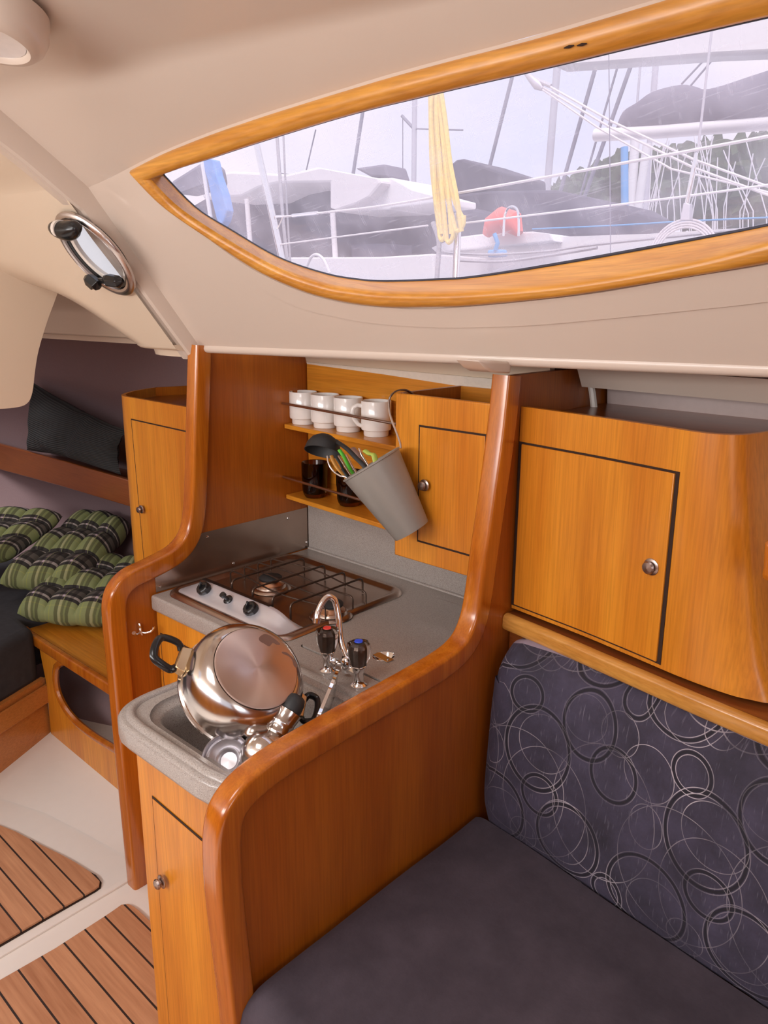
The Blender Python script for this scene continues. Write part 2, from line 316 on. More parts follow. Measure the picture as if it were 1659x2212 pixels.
# ---------------------------------------------------------------- mesh building
BASE = {}
class MB:
    def __init__(s): s.v = []; s.f = []; s.uv = {}
    def add(s, vs, fs, uvs=None):
        o = len(s.v); s.v += [Vector(x) for x in vs]; s.f += [tuple(i+o for i in f) for f in fs]
        if uvs:
            for i, u in enumerate(uvs): s.uv[i+o] = u
        return s
    def box(s, a, b):
        x0, y0, z0 = a; x1, y1, z1 = b
        return s.add([(x0, y0, z0), (x1, y0, z0), (x1, y1, z0), (x0, y1, z0), (x0, y0, z1), (x1, y0, z1), (x1, y1, z1), (x0, y1, z1)],
                     [(3, 2, 1, 0), (4, 5, 6, 7), (0, 1, 5, 4), (1, 2, 6, 5), (2, 3, 7, 6), (3, 0, 4, 7)])
    def hexa(s, p): return s.add(p, [(3, 2, 1, 0), (4, 5, 6, 7), (0, 1, 5, 4), (1, 2, 6, 5), (2, 3, 7, 6), (3, 0, 4, 7)])
    def prism(s, pts, vec, holes=()):
        vec = Vector(vec); loops = [[Vector(p) for p in pts]]+[[Vector(p) for p in h] for h in holes]
        tris = tessellate_polygon(loops) if (holes or len(pts) > 4) else None
        flat = [p for l in loops for p in l]; n = len(flat)
        if tris is None: s.add(flat+[p+vec for p in flat], [tuple(range(n)), tuple(range(2*n-1, n-1, -1))])
        else: s.add(flat+[p+vec for p in flat], [tuple(t) for t in tris]+[tuple(n+i for i in reversed(t)) for t in tris])
        o = len(s.v)-2*n; k = 0
        for l in loops:
            m = len(l)
            for i in range(m):
                a, b = k+i, k+(i+1) % m; s.f.append((o+a, o+b, o+n+b, o+n+a))
            k += m
        return s
    def sheet(s, pts, holes=()):
        loops = [[Vector(p) for p in pts]]+[[Vector(p) for p in h] for h in holes]
        return s.add([p for l in loops for p in l], [tuple(t) for t in tessellate_polygon(loops)])
    def loft(s, rings, closed=True, caps=True):
        n = len(rings[0]); vs = [p for r in rings for p in r]; fs = []
        for i in range(len(rings)-1):
            for j in range(n if closed else n-1):
                k = (j+1) % n; fs.append((i*n+j, i*n+k, (i+1)*n+k, (i+1)*n+j))
        if caps and closed: fs += [tuple(range(n-1, -1, -1)), tuple(range((len(rings)-1)*n, len(rings)*n))]
        return s.add(vs, fs)
    def tube(s, path, r, n=8, closed=False, sy=1.0):
        path = [Vector(p) for p in path]; m = len(path); rings = []; prev = None
        rs = r if isinstance(r, (list, tuple)) else [r]*m
        for i in range(m):
            a = path[(i-1) % m] if closed else path[max(i-1, 0)]; b = path[(i+1) % m] if closed else path[min(i+1, m-1)]
            t = (b-a); t = t.normalized() if t.length > 1e-9 else V(0, 0, 1)
            if prev is None:
                u = t.cross(V(0, 0, 1) if abs(t.z) < .95 else V(1, 0, 0)).normalized()
            else:
                u = (prev-t*prev.dot(t)); u = u.normalized() if u.length > 1e-6 else t.orthogonal().normalized()
            prev = u; v = t.cross(u)
            rings.append([path[i]+(u*math.cos(2*PI*j/n)+v*math.sin(2*PI*j/n)*sy)*rs[i] for j in range(n)])
        if closed: rings.append(rings[0])
        return s.loft(rings, True, not closed)
    def lathe(s, prof, o=(0, 0, 0), ax=(0, 0, 1), n=40, caps=False):
        ax = Vector(ax).normalized(); u = ax.orthogonal().normalized(); v = ax.cross(u); o = Vector(o)
        rings = [[o+ax*z+(u*math.cos(2*PI*j/n)+v*math.sin(2*PI*j/n))*max(r, 1e-5) for j in range(n)] for r, z in prof]
        return s.loft(rings, True, caps)
    def sweep(s, path, bi, sec, closed=False, caps=True):
        """path of points in a plane with normal bi; sec = [(along inward normal, along bi)]"""
        path = [Vector(p) for p in path]; bi = Vector(bi).normalized(); m = len(path); rings = []
        for i in range(m):
            a = path[(i-1) % m] if closed else path[max(i-1, 0)]; b = path[(i+1) % m] if closed else path[min(i+1, m-1)]
            t = (b-a).normalized(); nrm = t.cross(bi).normalized()
            rings.append([path[i]+nrm*x+bi*y for x, y in sec])
        if closed: rings.append(rings[0])
        return s.loft(rings, True, not closed)
    def patch(s, f, nu, nv, uvf=None):
        vs = []; uv = []
        for j in range(nv+1):
            for i in range(nu+1):
                u, v = i/nu, j/nv; vs.append(f(u, v)); uv.append(uvf(u, v) if uvf else (u, v))
        fs = [(j*(nu+1)+i, j*(nu+1)+i+1, (j+1)*(nu+1)+i+1, (j+1)*(nu+1)+i) for j in range(nv) for i in range(nu)]
        return s.add(vs, fs, uv)
    def build(s, name, m, parent=None, smooth=True, bevel=0, seg=2, ang=35, sub=0, base=None, merge=False):
        me = bpy.data.meshes.new(name)
        off = BASE.get(parent.name, V(0, 0, 0)) if parent else (Vector(base) if base is not None else V(0, 0, 0))
        me.from_pydata([tuple(p-off) for p in s.v], [], s.f)
        if s.uv:
            ul = me.uv_layers.new(name='UVMap')
            for lp in me.loops: ul.data[lp.index].uv = s.uv.get(lp.vertex_index, (0, 0))
        bm = bmesh.new(); bm.from_mesh(me)
        if merge: bmesh.ops.remove_doubles(bm, verts=bm.verts, dist=1e-5)
        bmesh.ops.recalc_face_normals(bm, faces=bm.faces); bm.to_mesh(me); bm.free()
        me.materials.append(MAT[m]); o = bpy.data.objects.new(name, me); COL.objects.link(o)
        if parent: o.parent = parent; BASE[o.name] = off
        else: o.location = off; BASE[o.name] = off
        if bevel:
            b = o.modifiers.new('bevel', 'BEVEL'); b.width = bevel; b.segments = seg; b.limit_method = 'ANGLE'; b.angle_limit = math.radians(ang)
        if sub:
            q = o.modifiers.new('sub', 'SUBSURF'); q.levels = sub; q.render_levels = sub
        if smooth: me.shade_smooth() if not bevel and not sub else me.shade_smooth()
        if smooth and not sub:
            try: me.set_sharp_from_angle(angle=math.radians(42))
            except Exception: pass
        return o
def tag(o, label, cat, group=None, kind=None):
    o['label'] = label; o['category'] = cat
    if group: o['group'] = group
    if kind: o['kind'] = kind
    return o
def thing(name, label, cat, base=(0, 0, 0), group=None, kind=None):
    o = bpy.data.objects.new(name, None); COL.objects.link(o); o.location = base; BASE[o.name] = Vector(base); o.empty_display_size = .05
    return tag(o, label, cat, group, kind)
def struct(o, label=None, cat=None):
    o['kind'] = 'structure'
    if label: o['label'] = label; o['category'] = cat or 'wall'
    return o
def catmull(pts, k=6, closed=False):
    pts = [Vector(p) for p in pts]; out = []; n = len(pts)
    for i in range(n if closed else n-1):
        g = lambda j: pts[j % n] if closed else pts[min(max(j, 0), n-1)]
        a, b, c, d = g(i-1), g(i), g(i+1), g(i+2)
        for t in range(k):
            t /= k; out.append(.5*((2*b)+(c-a)*t+(2*a-5*b+4*c-d)*t*t+(3*b-a-3*c+d)*t**3))
    if not closed: out.append(pts[-1])
    return out
def resample(pts, n):
    pts = [Vector(p) for p in pts]; L = [0]
    for a, b in zip(pts, pts[1:]): L.append(L[-1]+(b-a).length)
    out = []; j = 0
    for i in range(n):
        t = L[-1]*i/(n-1)
        while j < len(L)-2 and L[j+1] < t: j += 1
        d = L[j+1]-L[j]; out.append(pts[j].lerp(pts[j+1], (t-L[j])/d if d else 0))
    return out
def rrect(x0, y0, x1, y1, z, r, k=6):
    rs = r if isinstance(r, (list, tuple)) else [r]*4
    out = []
    for (cx, cy, a0, q) in ((x1-rs[0], y1-rs[0], 0, rs[0]), (x0+rs[1], y1-rs[1], 90, rs[1]), (x0+rs[2], y0+rs[2], 180, rs[2]), (x1-rs[3], y0+rs[3], 270, rs[3])):
        for i in range(k+1):
            a = math.radians(a0+90*i/k); out.append(V(cx+q*math.cos(a), cy+q*math.sin(a), z))
    return out
def roundsec(hx, hy, r, k=4, cx=0):
    return [(p.x+cx, p.y) for p in rrect(-hx, -hy, hx, hy, 0, r, k)]
def copy_tree(o, parent=None):
    c = o.copy(); COL.objects.link(c)
    if parent: c.parent = parent
    for ch in list(o.children): copy_tree(ch, c)
    return c

# ================================================================ SETTING
Y1, Y2 = .88, 1.722          # aft and forward partitions of the galley
ZC = .816                     # worktop height
# sloping cabin side: plane n.x = d
SN = V(1, .14, .75); SD = 1.27+.14*.88+.75*1.43; Su = SN.normalized()
def oS(px, py, off=0): return onp(SN, SD+off*SN.length, px, py)
def S_at(y, z, off=0): return V(SD+off*SN.length-.14*y-.75*z, y, z)

# --- window outline chains in the cabin side
topo = [(282, 368), (345, 336), (400, 313), (459, 290), (563, 254), (686, 215), (778, 187), (849, 166), (985, 129), (1140, 89), (1290, 45), (1440, 0), (1600, -48), (1760, -90), (1900, -112)]
topi = [(352, 376), (400, 359), (459, 341), (547, 312), (678, 271), (793, 238), (900, 212), (1000, 188), (1110, 163), (1250, 130), (1375, 100), (1500, 72), (1659, 36), (1760, 14), (1880, -10)]
boto = [(282, 368), (350, 437), (450, 508), (550, 576), (650, 623), (740, 648), (830, 660), (930, 660), (1030, 656), (1230, 635), (1480, 595), (1659, 565), (1850, 525), (2000, 480)]
boti = [(325, 386), (390, 450), (500, 522), (600, 577), (700, 612), (770, 624), (830, 630), (930, 631), (1030, 627), (1230, 608), (1480, 565), (1659, 520), (1830, 478), (1950, 440)]
glas = [(356, 380), (425, 450), (500, 497), (600, 555), (700, 590), (770, 603), (830, 607), (930, 604), (1030, 597), (1230, 565), (1480, 520), (1659, 486), (1810, 450), (1920, 415)]
NW = 70
def chain(px, off, n=NW): return resample(catmull([oS(x, y, off) for x, y in px], 6), n)
def ringp(top, bot, off):
    t = chain(top, off); b = chain(bot, off)
    e = [t[-1].lerp(b[-1], (i+1)/8) + V(0, -.05*math.sin(PI*(i+1)/8), 0) for i in range(7)]
    return t+e+b[::-1]
outer = ringp(topo, boto, 0)
hole = outer

# --- saloon liner: cabin side with the window opening
zl = lambda y: 1.446-.016*(y-.4) if y < 1.72 else 1.425
low = [S_at(y, zl(y)) for y in (1.72, 1.3, .88, .4, -.1, -.6, -1.2, -2.1)]
fold = [oS(190, 405), oS(275, 372)]
wt0 = chain(topo, 0)
def yz(px, py): p = oS(px, py); return p
# upper edge of the side follows the window head, a little above it
up_edge = [oS(x, y) for x, y in [(190, 405), (235, 386), (272, 366), (345, 329), (400, 306), (459, 283), (563, 247), (686, 208), (778, 180), (849, 158), (985, 121), (1140, 81), (1440, -8), (1760, -102), (1920, -128)]]
up_last = up_edge[-1]
up_edge += [S_at(up_last.y-.35, 1.87), S_at(-.5, 1.85), S_at(-1.2, 1.85), S_at(-2.1, 1.85)]
mb = MB(); mb.sheet(up_edge+low[::-1], [outer[:-1][::-1]])
sl = struct(mb.build('wall_starboard', 'cream', smooth=False), 'cream moulded cabin side around the long wood-framed window', 'wall')
# raised pad line under the window
pad = catmull([oS(x, y, -.004) for x, y in [(455, 530), (510, 585), (560, 622), (640, 663), (720, 684), (800, 698), (900, 706), (1000, 708), (1150, 703), (1300, 690), (1480, 672), (1659, 652), (1900, 615), (2150, 560)]], 6)
padin = catmull([oS(x, y, -.004) for x, y in [(455, 520), (510, 560), (560, 590), (640, 626), (720, 650), (800, 662), (900, 668), (1000, 664), (1150, 650), (1300, 632), (1480, 600), (1659, 572), (1900, 520), (2150, 450)]], 6)
mb = MB(); mb.prism([p for p in pad]+[p for p in padin[::-1]], Su*.006)
mb.build('wall_moulding', 'cream', sl, bevel=.0035, seg=3)
# overhead liner, row by row from the window head up to the centreline
rf = V(.72124, .14183, 1.0); rd = rf.dot(V(.896, 1.545, 1.805))
def roofz(x, y): return rd-rf.x*x-rf.y*y
rows = []
ue = resample(up_edge, 60)
for p in ue:
    r = [p.copy()]
    xe = (rd-.14183*p.y-1.937)/.72124           # where the slope meets the deckhead
    for t in (.06, .15, .35, .6, .85, .97):
        x = p.x+(xe-p.x)*t; zz = roofz(x, p.y)+(p.z-roofz(p.x, p.y))*(1-t)**2
        r.append(V(x, p.y, zz))
    for dx, dz in ((.02, .004), (.06, .014), (.2, .05), (.4, .085), (.7, .11), (1.1, .115), (1.6, .08), (2.0, -.02)):
        r.append(V(xe-dx, p.y, 1.937+dz))
    rows.append(r)
mb = MB(); mb.loft(rows, closed=False)
cl = struct(mb.build('ceiling', 'cream'), 'cream moulded headliner above the window', 'ceiling')

# rounded lower lip of the liner and the shadow gap behind it
lipsec = [(0, 0), (0, .006), (.004, .012), (.012, .012), (.05, .004), (.05, -.004), (.006, -.006)]
mb = MB()
rings = []
for y in (1.70, 1.5, 1.3, 1.1, .88, .6, .4, 0, -.4, -.8, -1.2, -2.1):
    p = S_at(y, zl(y)+.004); rings.append([p+V(a, 0, b-.004) for a, b in ((-.004, .010), (-.006, .002), (-.003, -.005), (.004, -.009), (.10, -.012), (.40, -.015), (.40, -.006), (.02, .004))])
mb.loft(rings); mb.build('wall_lip', 'cream', sl)
# band of deck flange hanging behind the lip, over the galley and over the saloon
mb = MB(); mb.prism([V(1.49, 1.72, 1.425), V(1.49, .9, 1.425), V(1.505, .9, 1.372), V(1.505, 1.72, 1.372)], V(.02, 0, 0))
struct(mb.build('trim_1', 'cream_fwd', smooth=False), 'narrow cream flange strip above the mug shelf', 'trim')
mb = MB(); mb.prism([V(1.497, 1.705, 1.376), V(1.497, .9, 1.376), V(1.499, .9, 1.340), V(1.499, 1.4, 1.362), V(1.499, 1.705, 1.371)], V(.01, 0, 0))
struct(mb.build('trim_2', 'vinyl', smooth=False), 'textured cream vinyl strip behind the mugs', 'trim')
mb = MB(); mb.prism([V(1.52, .85, 1.418), V(1.50, -.9, 1.418), V(1.53, -.9, 1.37), V(1.55, .85, 1.37)], V(.02, 0, 0))
struct(mb.build('trim_3', 'cream', smooth=False), 'narrow cream flange strip above the saloon locker', 'trim')

# --- hull lining along the whole side
hx = [(3.9, 1.46), (3.3, 1.60), (2.8, 1.66), (2.2, 1.70), (1.6, 1.76), (.9, 1.78), (0, 1.78), (-1.3, 1.75)]
rings = []
for y, x in hx:
    rings.append([V(x-.02, y, 1.43), V(x, y, 1.2), V(x-.02, y, .9), V(x-.08, y, .6), V(x-.25, y, .3), V(x-.55, y, .05)])
mb = MB(); mb.loft(rings, closed=False); struct(mb.build('wall_hull', 'hull_lining'), 'mauve grey fabric hull lining', 'wall')
mb = MB(); mb.prism([V(1.69, .862, 1.385), V(1.69, -.9, 1.385), V(1.74, -.9, 1.05), V(1.74, .862, 1.05)], V(.01, 0, 0))
struct(mb.build('trim_4', 'hull_lining_light', smooth=False), 'pale textured lining panel behind the saloon locker', 'trim')

# --- forward cabin: arch beam, side, roof, stepped bulkhead piece
arch_px = [(445, 752), (400, 690), (350, 620), (300, 551), (255, 490), (225, 447), (208, 424), (190, 408), (160, 382), (120, 346), (70, 303), (0, 249), (-120, 170), (-300, 85)]
YA = 1.722
_al = [oy(YA, x, y) for x, y in arch_px]; _e = _al[-1]
A_up = catmull(_al+[V(_e.x-.25, YA, _e.z+.045), V(_e.x-.6, YA, _e.z+.07), V(_e.x-1.1, YA, _e.z+.06), V(_e.x-1.7, YA, _e.z-.02)], 4)
def arch(off, y0, y1, shift=0):
    """closed cross-section ring path helper"""
    return None
inner = []
for i, p in enumerate(A_up):
    a = A_up[max(i-1, 0)]; b = A_up[min(i+1, len(A_up)-1)]; t = (b-a).normalized(); n = V(0, 1, 0).cross(t).normalized()
    if n.z > 0: n = -n
    inner.append((p, n))
mb = MB()
rings = []
for p, n in inner:
    rings.append([p-n*.08+V(0, -.004, 0), p-n*.0+V(0, -.004, 0), p+n*.030+V(0, .000, 0), p+n*.043+V(0, .004, 0), p+n*.046+V(0, .014, 0), p+n*.040+V(0, .017, 0), p+n*.040+V(0, .026, 0), p+n*.046+V(0, .030, 0), p+n*.047+V(0, .050, 0), p-n*.08+V(0, .06, 0)])
mb.loft(rings); ab = mb.build('arch_beam', 'cream'); struct(ab); ab.name = 'trim_5'; ab['label'] = 'cream moulded arch rib between saloon and forward cabin'; ab['category'] = 'trim'
# forward side panel S2, recessed lower forward corner
OFF2 = -.042
def S2(u, v):            # u along +Y from the arch, v upwards 0..1
    y = Y2+.022+u*1.3; z = 1.432+v*.345+u*.0; p = S_at(y, z, OFF2)
    # hollow that deepens forward and downward
    q = max(0, min(1, (u-.08-.30*v)/.34)); q = q*q*(3-2*q); g = max(0, min(1, (.62-v)/.42)); g = g*g*(3-2*g)
    return p+V(1, 0, .0)*(.30*q*g)
pc_c = oS(209, 549, OFF2); _a = (oS(286, 636, OFF2)-oS(131, 462, OFF2))*.5; _b = (oS(256, 535, OFF2)-oS(166, 560, OFF2))*.5
_b = _b-_a*(_b.dot(_a)/_a.dot(_a)); _b = _b.normalized()*max(_b.length, _a.length*.62)
mb = MB(); mb.patch(S2, 150, 60)
def inhole(f):
    c = sum((mb.v[i] for i in f), V(0, 0, 0))/4-pc_c
    return (c.dot(_a)/_a.dot(_a))**2+(c.dot(_b)/_b.dot(_b))**2 < .80**2
mb.f = [f for f in mb.f if not inhole(f)]
fs = struct(mb.build('wall_forward_side', 'cream_fwd'), 'cream side panel of the forward cabin with a round portlight', 'wall')
# its roof
fold2 = [S_at(Y2+.022+1.3*i/12, 1.777, OFF2) for i in range(13)]
rows = []
for p in fold2:
    r = [p.copy()]
    for dx, dz in ((.012, .014), (.04, .030), (.12, .085), (.2, .135), (.4, .2), (.8, .24), (1.4, .2)): r.append(p+V(-dx, 0, dz))
    rows.append(r)
mb = MB(); mb.loft(rows, closed=False); struct(mb.build('ceiling_forward', 'cream_fwd'), 'cream headliner of the forward cabin', 'ceiling')
# lip under the forward side
mb = MB(); rings = []
for y in [1.745+.045*i for i in range(20)]+[2.7, 3.1, 3.5, 3.9]:
    p = S_at(y, 1.432, OFF2); dq = max(0, min(1, ((y-1.744)/1.3-.08)/.34)); dx = .30*dq*dq*(3-2*dq)
    rings.append([p+V(a+dx, 0, b) for a, b in ((.0, .004), (.003, -.004), (.012, -.010), (.05, -.012), (.055, -.03), (.5, -.032), (.5, 0), (.02, .004))])
mb.loft(rings); mb.build('wall_lip', 'cream_fwd', fs)
# thick moulded partition that hangs at the left
hp = catmull([oy(2.25, x, y) for x, y in [(-60, 330), (0, 380), (58, 463), (98, 540), (128, 610), (122, 640), (103, 692), (84, 755), (76, 800), (70, 848), (58, 872), (30, 881), (-20, 884)]], 4)+[V(.5, 2.25, 1.25), V(-1.5, 2.25, 1.25), V(-1.5, 2.25, 2.1), V(.6, 2.25, 2.05)]  # unseen run to port added to block light into the forward cabin
mb = MB(); mb.prism(hp, V(0, .10, 0))
struct(mb.build('wall_forward', 'cream_fwd', bevel=.03, seg=5, ang=50), 'thick cream moulded partition with rounded corner beyond the arch', 'wall')
# bow bulkhead, port side and aft shell behind the camera
mb = MB(); mb.box((-1.5, 3.89, -.1), (1.9, 3.95, 2.1)); struct(mb.build('wall_bow', 'hull_lining', smooth=False), 'hull lining at the bow', 'wall')
mb = MB(); mb.box((-1.55, -2.1, -.1), (-1.5, 3.9, 1.35)); struct(mb.build('wall_port', 'wood', smooth=False), 'port side of the cabin', 'wall')
mb = MB(); mb.box((-1.5, -2.1, -.1), (-.8, -2.05, 2.1)); mb.box((.15, -2.1, -.1), (1.8, -2.05, 2.1)); mb.box((-.8, -2.1, -.1), (.15, -2.05, 1.0))
struct(mb.build('wall_aft', 'wood_shaded', smooth=False), 'aft bulkhead around the companionway', 'wall')

# --- floor
mb = MB(); mb.box((-1.5, -2.1, -.06), (1.75, 3.9, 0.0))
fl = struct(mb.build('floor', 'floor_cream', smooth=False), 'glossy cream moulded cabin sole', 'floor')
# raised threshold across the passage, seam on top
pa = [oz(.012, x, y) for x, y in [(-60, 2105), (0, 2068), (100, 2010), (200, 1952), (288, 1897)]]
mb = MB(); mb.prism([oz(.0, -200, 2130), oz(.0, -200, 2190), oz(0, 0, 2072), oz(0, 300, 1893), oz(0, 296, 1885), oz(0, 0, 2058)], V(0, 0, .006))
mb.build('threshold', 'floor_cream', fl, bevel=.004, seg=3)
# cream ramp rising forward towards the berth front and the bench
mb = MB(); rp = [oz(0, x, y) for x, y in [(-150, 1700), (0, 1725), (100, 1758), (200, 1810), (303, 1868), (330, 1790)]]
rp2 = [p+V(.06, .02, .012) for p in rp]
mb.sheet([p for p in rp]+[V(1.06, 1.9, .018), V(1.06, 2.7, .03), V(.4, 2.5, .03), V(.3, 2.5, .002)])
mb.v = [V(p.x, p.y, max(.0015, p.z)) for p in mb.v]
mb.build('floor_ramp', 'floor_cream', fl)
tp = [(-160, 1740), (0, 1786), (80, 1824), (150, 1859), (195, 1887)]
p1 = catmull([oz(.004, x, y) for x, y in tp], 3)+[oz(.004, x, y) for x, y in [(208, 1894), (216, 1905), (214, 1917), (203, 1925)]]+[oz(.004, x, y) for x, y in [(100, 1983), (0, 2041), (-200, 2156), (-500, 2000)]]
mb = MB(); mb.prism(p1, V(0, 0, .006))
o = mb.build('teak_floor_panel', 'teak', smooth=False, bevel=.0015); tag(o, 'teak-stripe floor panel with dark seams, in the forward cabin beyond the cream threshold', 'floor panel', 'teak floor panels')
mb = MB(); mb.prism([q-V(0, 0, .0035)+(q-V(.5, 2.1, q.z)).normalized()*.004 for q in p1], V(0, 0, .002)); mb.build('panel_seal', 'gap', o, smooth=False)
p2 = [oz(.004, x, y) for x, y in [(-220, 2235), (0, 2121), (120, 2052), (225, 1984), (247, 1969), (262, 1958), (278, 1956), (290, 1962), (300, 1970)]]
e1 = oz(.004, 300, 1970); e2 = oz(.004, 330, 1998); dd = (e2-e1).normalized()
p2 += [e1+dd*.12, V(e1.x+dd.x*.12, .7, .004), V(.3, -.4, .004), V(-.3, -.4, .004), V(-.4, 1.0, .004)]
mb = MB(); mb.prism(p2, V(0, 0, .006))
o = mb.build('teak_floor_panel', 'teak', smooth=False, bevel=.0015); tag(o, 'teak-stripe floor panel with dark seams, in the foreground beside the narrow galley door', 'floor panel', 'teak floor panels')

# ================================================================ WINDOW
win = thing('window_1', 'long lens-shaped window in a thick varnished wood frame', 'window', tuple(oS(830, 660)), kind='structure')
ro = outer
rf_o = [p-Su*.0 for p in outer]
inn = ringp(topi, boti, -.003)
gl_top = [(x, y-4) for x, y in topi]
gl = ringp(gl_top, glas, .055)
cen = sum(outer, V(0, 0, 0))/len(outer)
def toward(p, q, d): v = (q-p); return p+v.normalized()*d if v.length > 1e-6 else p
rings = [[p+Su*.004 for p in outer]]
for q in (0, .04, .1, .2, .32, .45, .6, .75, .88, .96, 1):
    rings.append([a.lerp(b, q)-Su*(.015*max(0, math.sin(PI*q))**.45) for a, b in zip(outer, inn)])
rings += [[a.lerp(b, .12) for a, b in zip(inn, gl)], gl]
rings = [r+[r[0]] for r in rings]
mb = MB(); mb.loft(rings, closed=False); mb.build('window_frame', 'frame_wood', win, merge=True)
mb = MB(); mb.tube([p-Su*.002 for p in gl], .0035, 6, closed=True); mb.build('window_seal', 'seal', win)
gc = ringp(gl_top, [(x, y+8) for x, y in glas], .057)
mb = MB(); mb.prism(gc, Su*.004); mb.build('glass_pane', 'window_acrylic', win, smooth=False)
# outside coachroof edge so the window opening has thickness
# little dents in the top frame member
mb = MB()
for (a, b) in (((1218, 104), (1240, 98)), ((1246, 99), (1268, 94))):
    mb.tube([oS(a[0], a[1], -.018), oS((a[0]+b[0])/2, (a[1]+b[1])/2, -.0185), oS(b[0], b[1], -.018)], [.0006, .002, .0006], 6)
mb.build('dent', 'gap', win)

# ================================================================ PORTLIGHT in the forward cabin
pc = oS(209, 549, OFF2-.006); pn = -Su
# in-plane axes from the photographed ellipse ends
a1 = oS(131, 462, OFF2-.006); a2 = oS(286, 636, OFF2-.006); b1 = oS(166, 560, OFF2-.006); b2 = oS(256, 535, OFF2-.006)
ax = (a2-a1)*.5; bx = (b2-b1)*.5
u = V(0, 1, 0)-pn*V(0, 1, 0).dot(pn); u.normalize(); v = pn.cross(u)
pl = thing('portlight', 'small round metal-rimmed portlight with black clamps in the forward cabin side', 'porthole', tuple(pc))
def ell(sc, off, n=48):
    r = []
    for i in range(n):
        t = 2*PI*i/n; r.append(pc+(ax*math.cos(t)+bxp*math.sin(t))*sc+pn*off)
    return r
# orthogonalise minor axis in the plane
bxp = bx-ax*(bx.dot(ax)/ax.dot(ax))
bxp = bxp.normalized()*max(bxp.length, ax.length*.62)
rr = [ell(1.0, .0), ell(1.0, .006), ell(.96, .010), ell(.90, .012), ell(.885, .009), ell(.87, .012), ell(.82, .010), ell(.80, -.012)]
rr = [r+[r[0]] for r in rr]
mb = MB(); mb.loft(rr, closed=False); mb.build('rim', 'rod_steel', pl, merge=True)
mb = MB(); r2 = [ell(.80, .004), ell(.80, -.014), ell(.74, -.014), ell(.74, .002)]; r2 = [r+[r[0]] for r in r2+[r2[0]]]
mb.loft(r2, closed=False); mb.build('gasket', 'black_plastic', pl, merge=True)
mb = MB(); r2 = [ell(.74, .000), ell(.74, -.012), ell(.66, -.012), ell(.66, -.002)]; r2 = [r+[r[0]] for r in r2+[r2[0]]]
mb.loft(r2, closed=False); mb.build('inner_ring', 'white_plastic', pl, merge=True)
mb = MB(); mb.sheet(ell(.70, -.004)); mb.build('glass_pane', 'port_glass', pl, smooth=False)
def blob(mb, pts, r, n=10): mb.tube(pts, r, n)
P_ = lambda x, y, o: oS(x, y, OFF2-.006-o)
mb = MB(); mb.tube([P_(112, 491, .03), P_(118, 493, .034), P_(135, 498, .036), P_(150, 500, .034), P_(168, 492, .03), P_(178, 496, .02)], [.010, .018, .022, .023, .019, .008], 12, sy=1)
mb.build('hinge_knob', 'black_plastic', pl, sub=1)
mb = MB(); mb.tube([P_(125, 494, .036), P_(132, 495, .037)], [.0185, .0200], 14); mb.build('hinge_band', 'white_plastic', pl)
mb = MB(); mb.tube([P_(187, 603, .028), P_(193, 604, .028), P_(208, 616, .032), P_(211, 622, .032)], [.010, .016, .017, .010], 6); mb.tube([P_(198, 606, .02), P_(230, 607, .02)], .007, 8)
mb.build('clamp_knob', 'black_plastic', pl, smooth=False, bevel=.002)
mb = MB(); mb.tube([P_(228, 602, .02), P_(236, 606, .024), P_(256, 609, .024), P_(266, 606, .018)], [.010, .016, .015, .006], 7)
mb.build('clamp_knob', 'black_plastic', pl, smooth=False, bevel=.002)

# ================================================================ CEILING LAMP
lc = oz(1.947, -34, 52)
lt = thing('ceiling_lamp', 'round cream ceiling lamp at the top left corner', 'lamp', tuple(lc))
nrm = V(-.22, -.03, -1).normalized()
mb = MB(); mb.lathe([(.001, -.03), (.088, -.03), (.090, .0), (.085, .016), (.076, .025), (.066, .027), (.061, .023), (.059, .018)], lc, nrm, 48); mb.build('lamp_ring', 'cream', lt)
mb = MB(); mb.lathe([(.0, .013), (.036, .016), (.059, .020)], lc, nrm, 40); mb.build('lamp_lens', 'lamp_glass', lt)

# ================================================================ PARTITIONS
def partition(prof, Yc, back_pts, name, label, zt):
    t = thing(name, label, 'partition', (prof[-1][0], Yc, 0))
    pts = catmull([V(x, Yc, z) for x, z in prof], 6)
    # centre line of the nosing lies 24 mm inside the profile
    hw = .0225
    sec = roundsec(.024, hw, .0085, 4, cx=.024)
    # orientation: inward normal must point to +X / down
    mb = MB(); tst = (pts[1]-pts[0]).normalized().cross(V(0, 1, 0))
    sgn = 1 if tst.x > 0 or tst.z < 0 else -1
    secs = [(a*sgn, b) for a, b in sec]
    mb.sweep(pts, V(0, 1, 0), secs); mb.build('nosing', 'trim', t)
    off = []
    for i, p in enumerate(pts):
        a = pts[max(i-1, 0)]; b = pts[min(i+1, len(pts)-1)]; n = (b-a).normalized().cross(V(0, 1, 0))*sgn; off.append(p+n*.03)
    mb = MB(); mb.prism([q+V(0, -.009, 0) for q in off]+[V(x, Yc-.009, z) for x, z in back_pts], V(0, .018, 0))
    mb.build('panel', 'wood_shaded', t, smooth=False)
    return t
prof1 = [(1.276, 1.411), (1.262, 1.29), (1.240, 1.16), (1.219, 1.045), (1.206, .965), (1.190, .915), (1.160, .885), (1.10, .872), (.971, .866), (.84, .861), (.715, .856), (.655, .849), (.608, .834), (.575, .806), (.561, .762), (.558, .700), (.560, .624), (.570, .45), (.578, .25), (.585, 0.0)]
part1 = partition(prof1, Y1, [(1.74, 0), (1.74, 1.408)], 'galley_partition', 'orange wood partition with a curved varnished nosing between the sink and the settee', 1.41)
prof2 = [(1.13, 1.437), (1.112, 1.25), (1.098, 1.10), (1.085, 1.00), (1.066, .95), (1.030, .922), (.965, .905), (.905, .893), (.867, .868), (.847, .832), (.841, .775), (.842, .62), (.843, .429), (.845, .2), (.847, 0.0)]
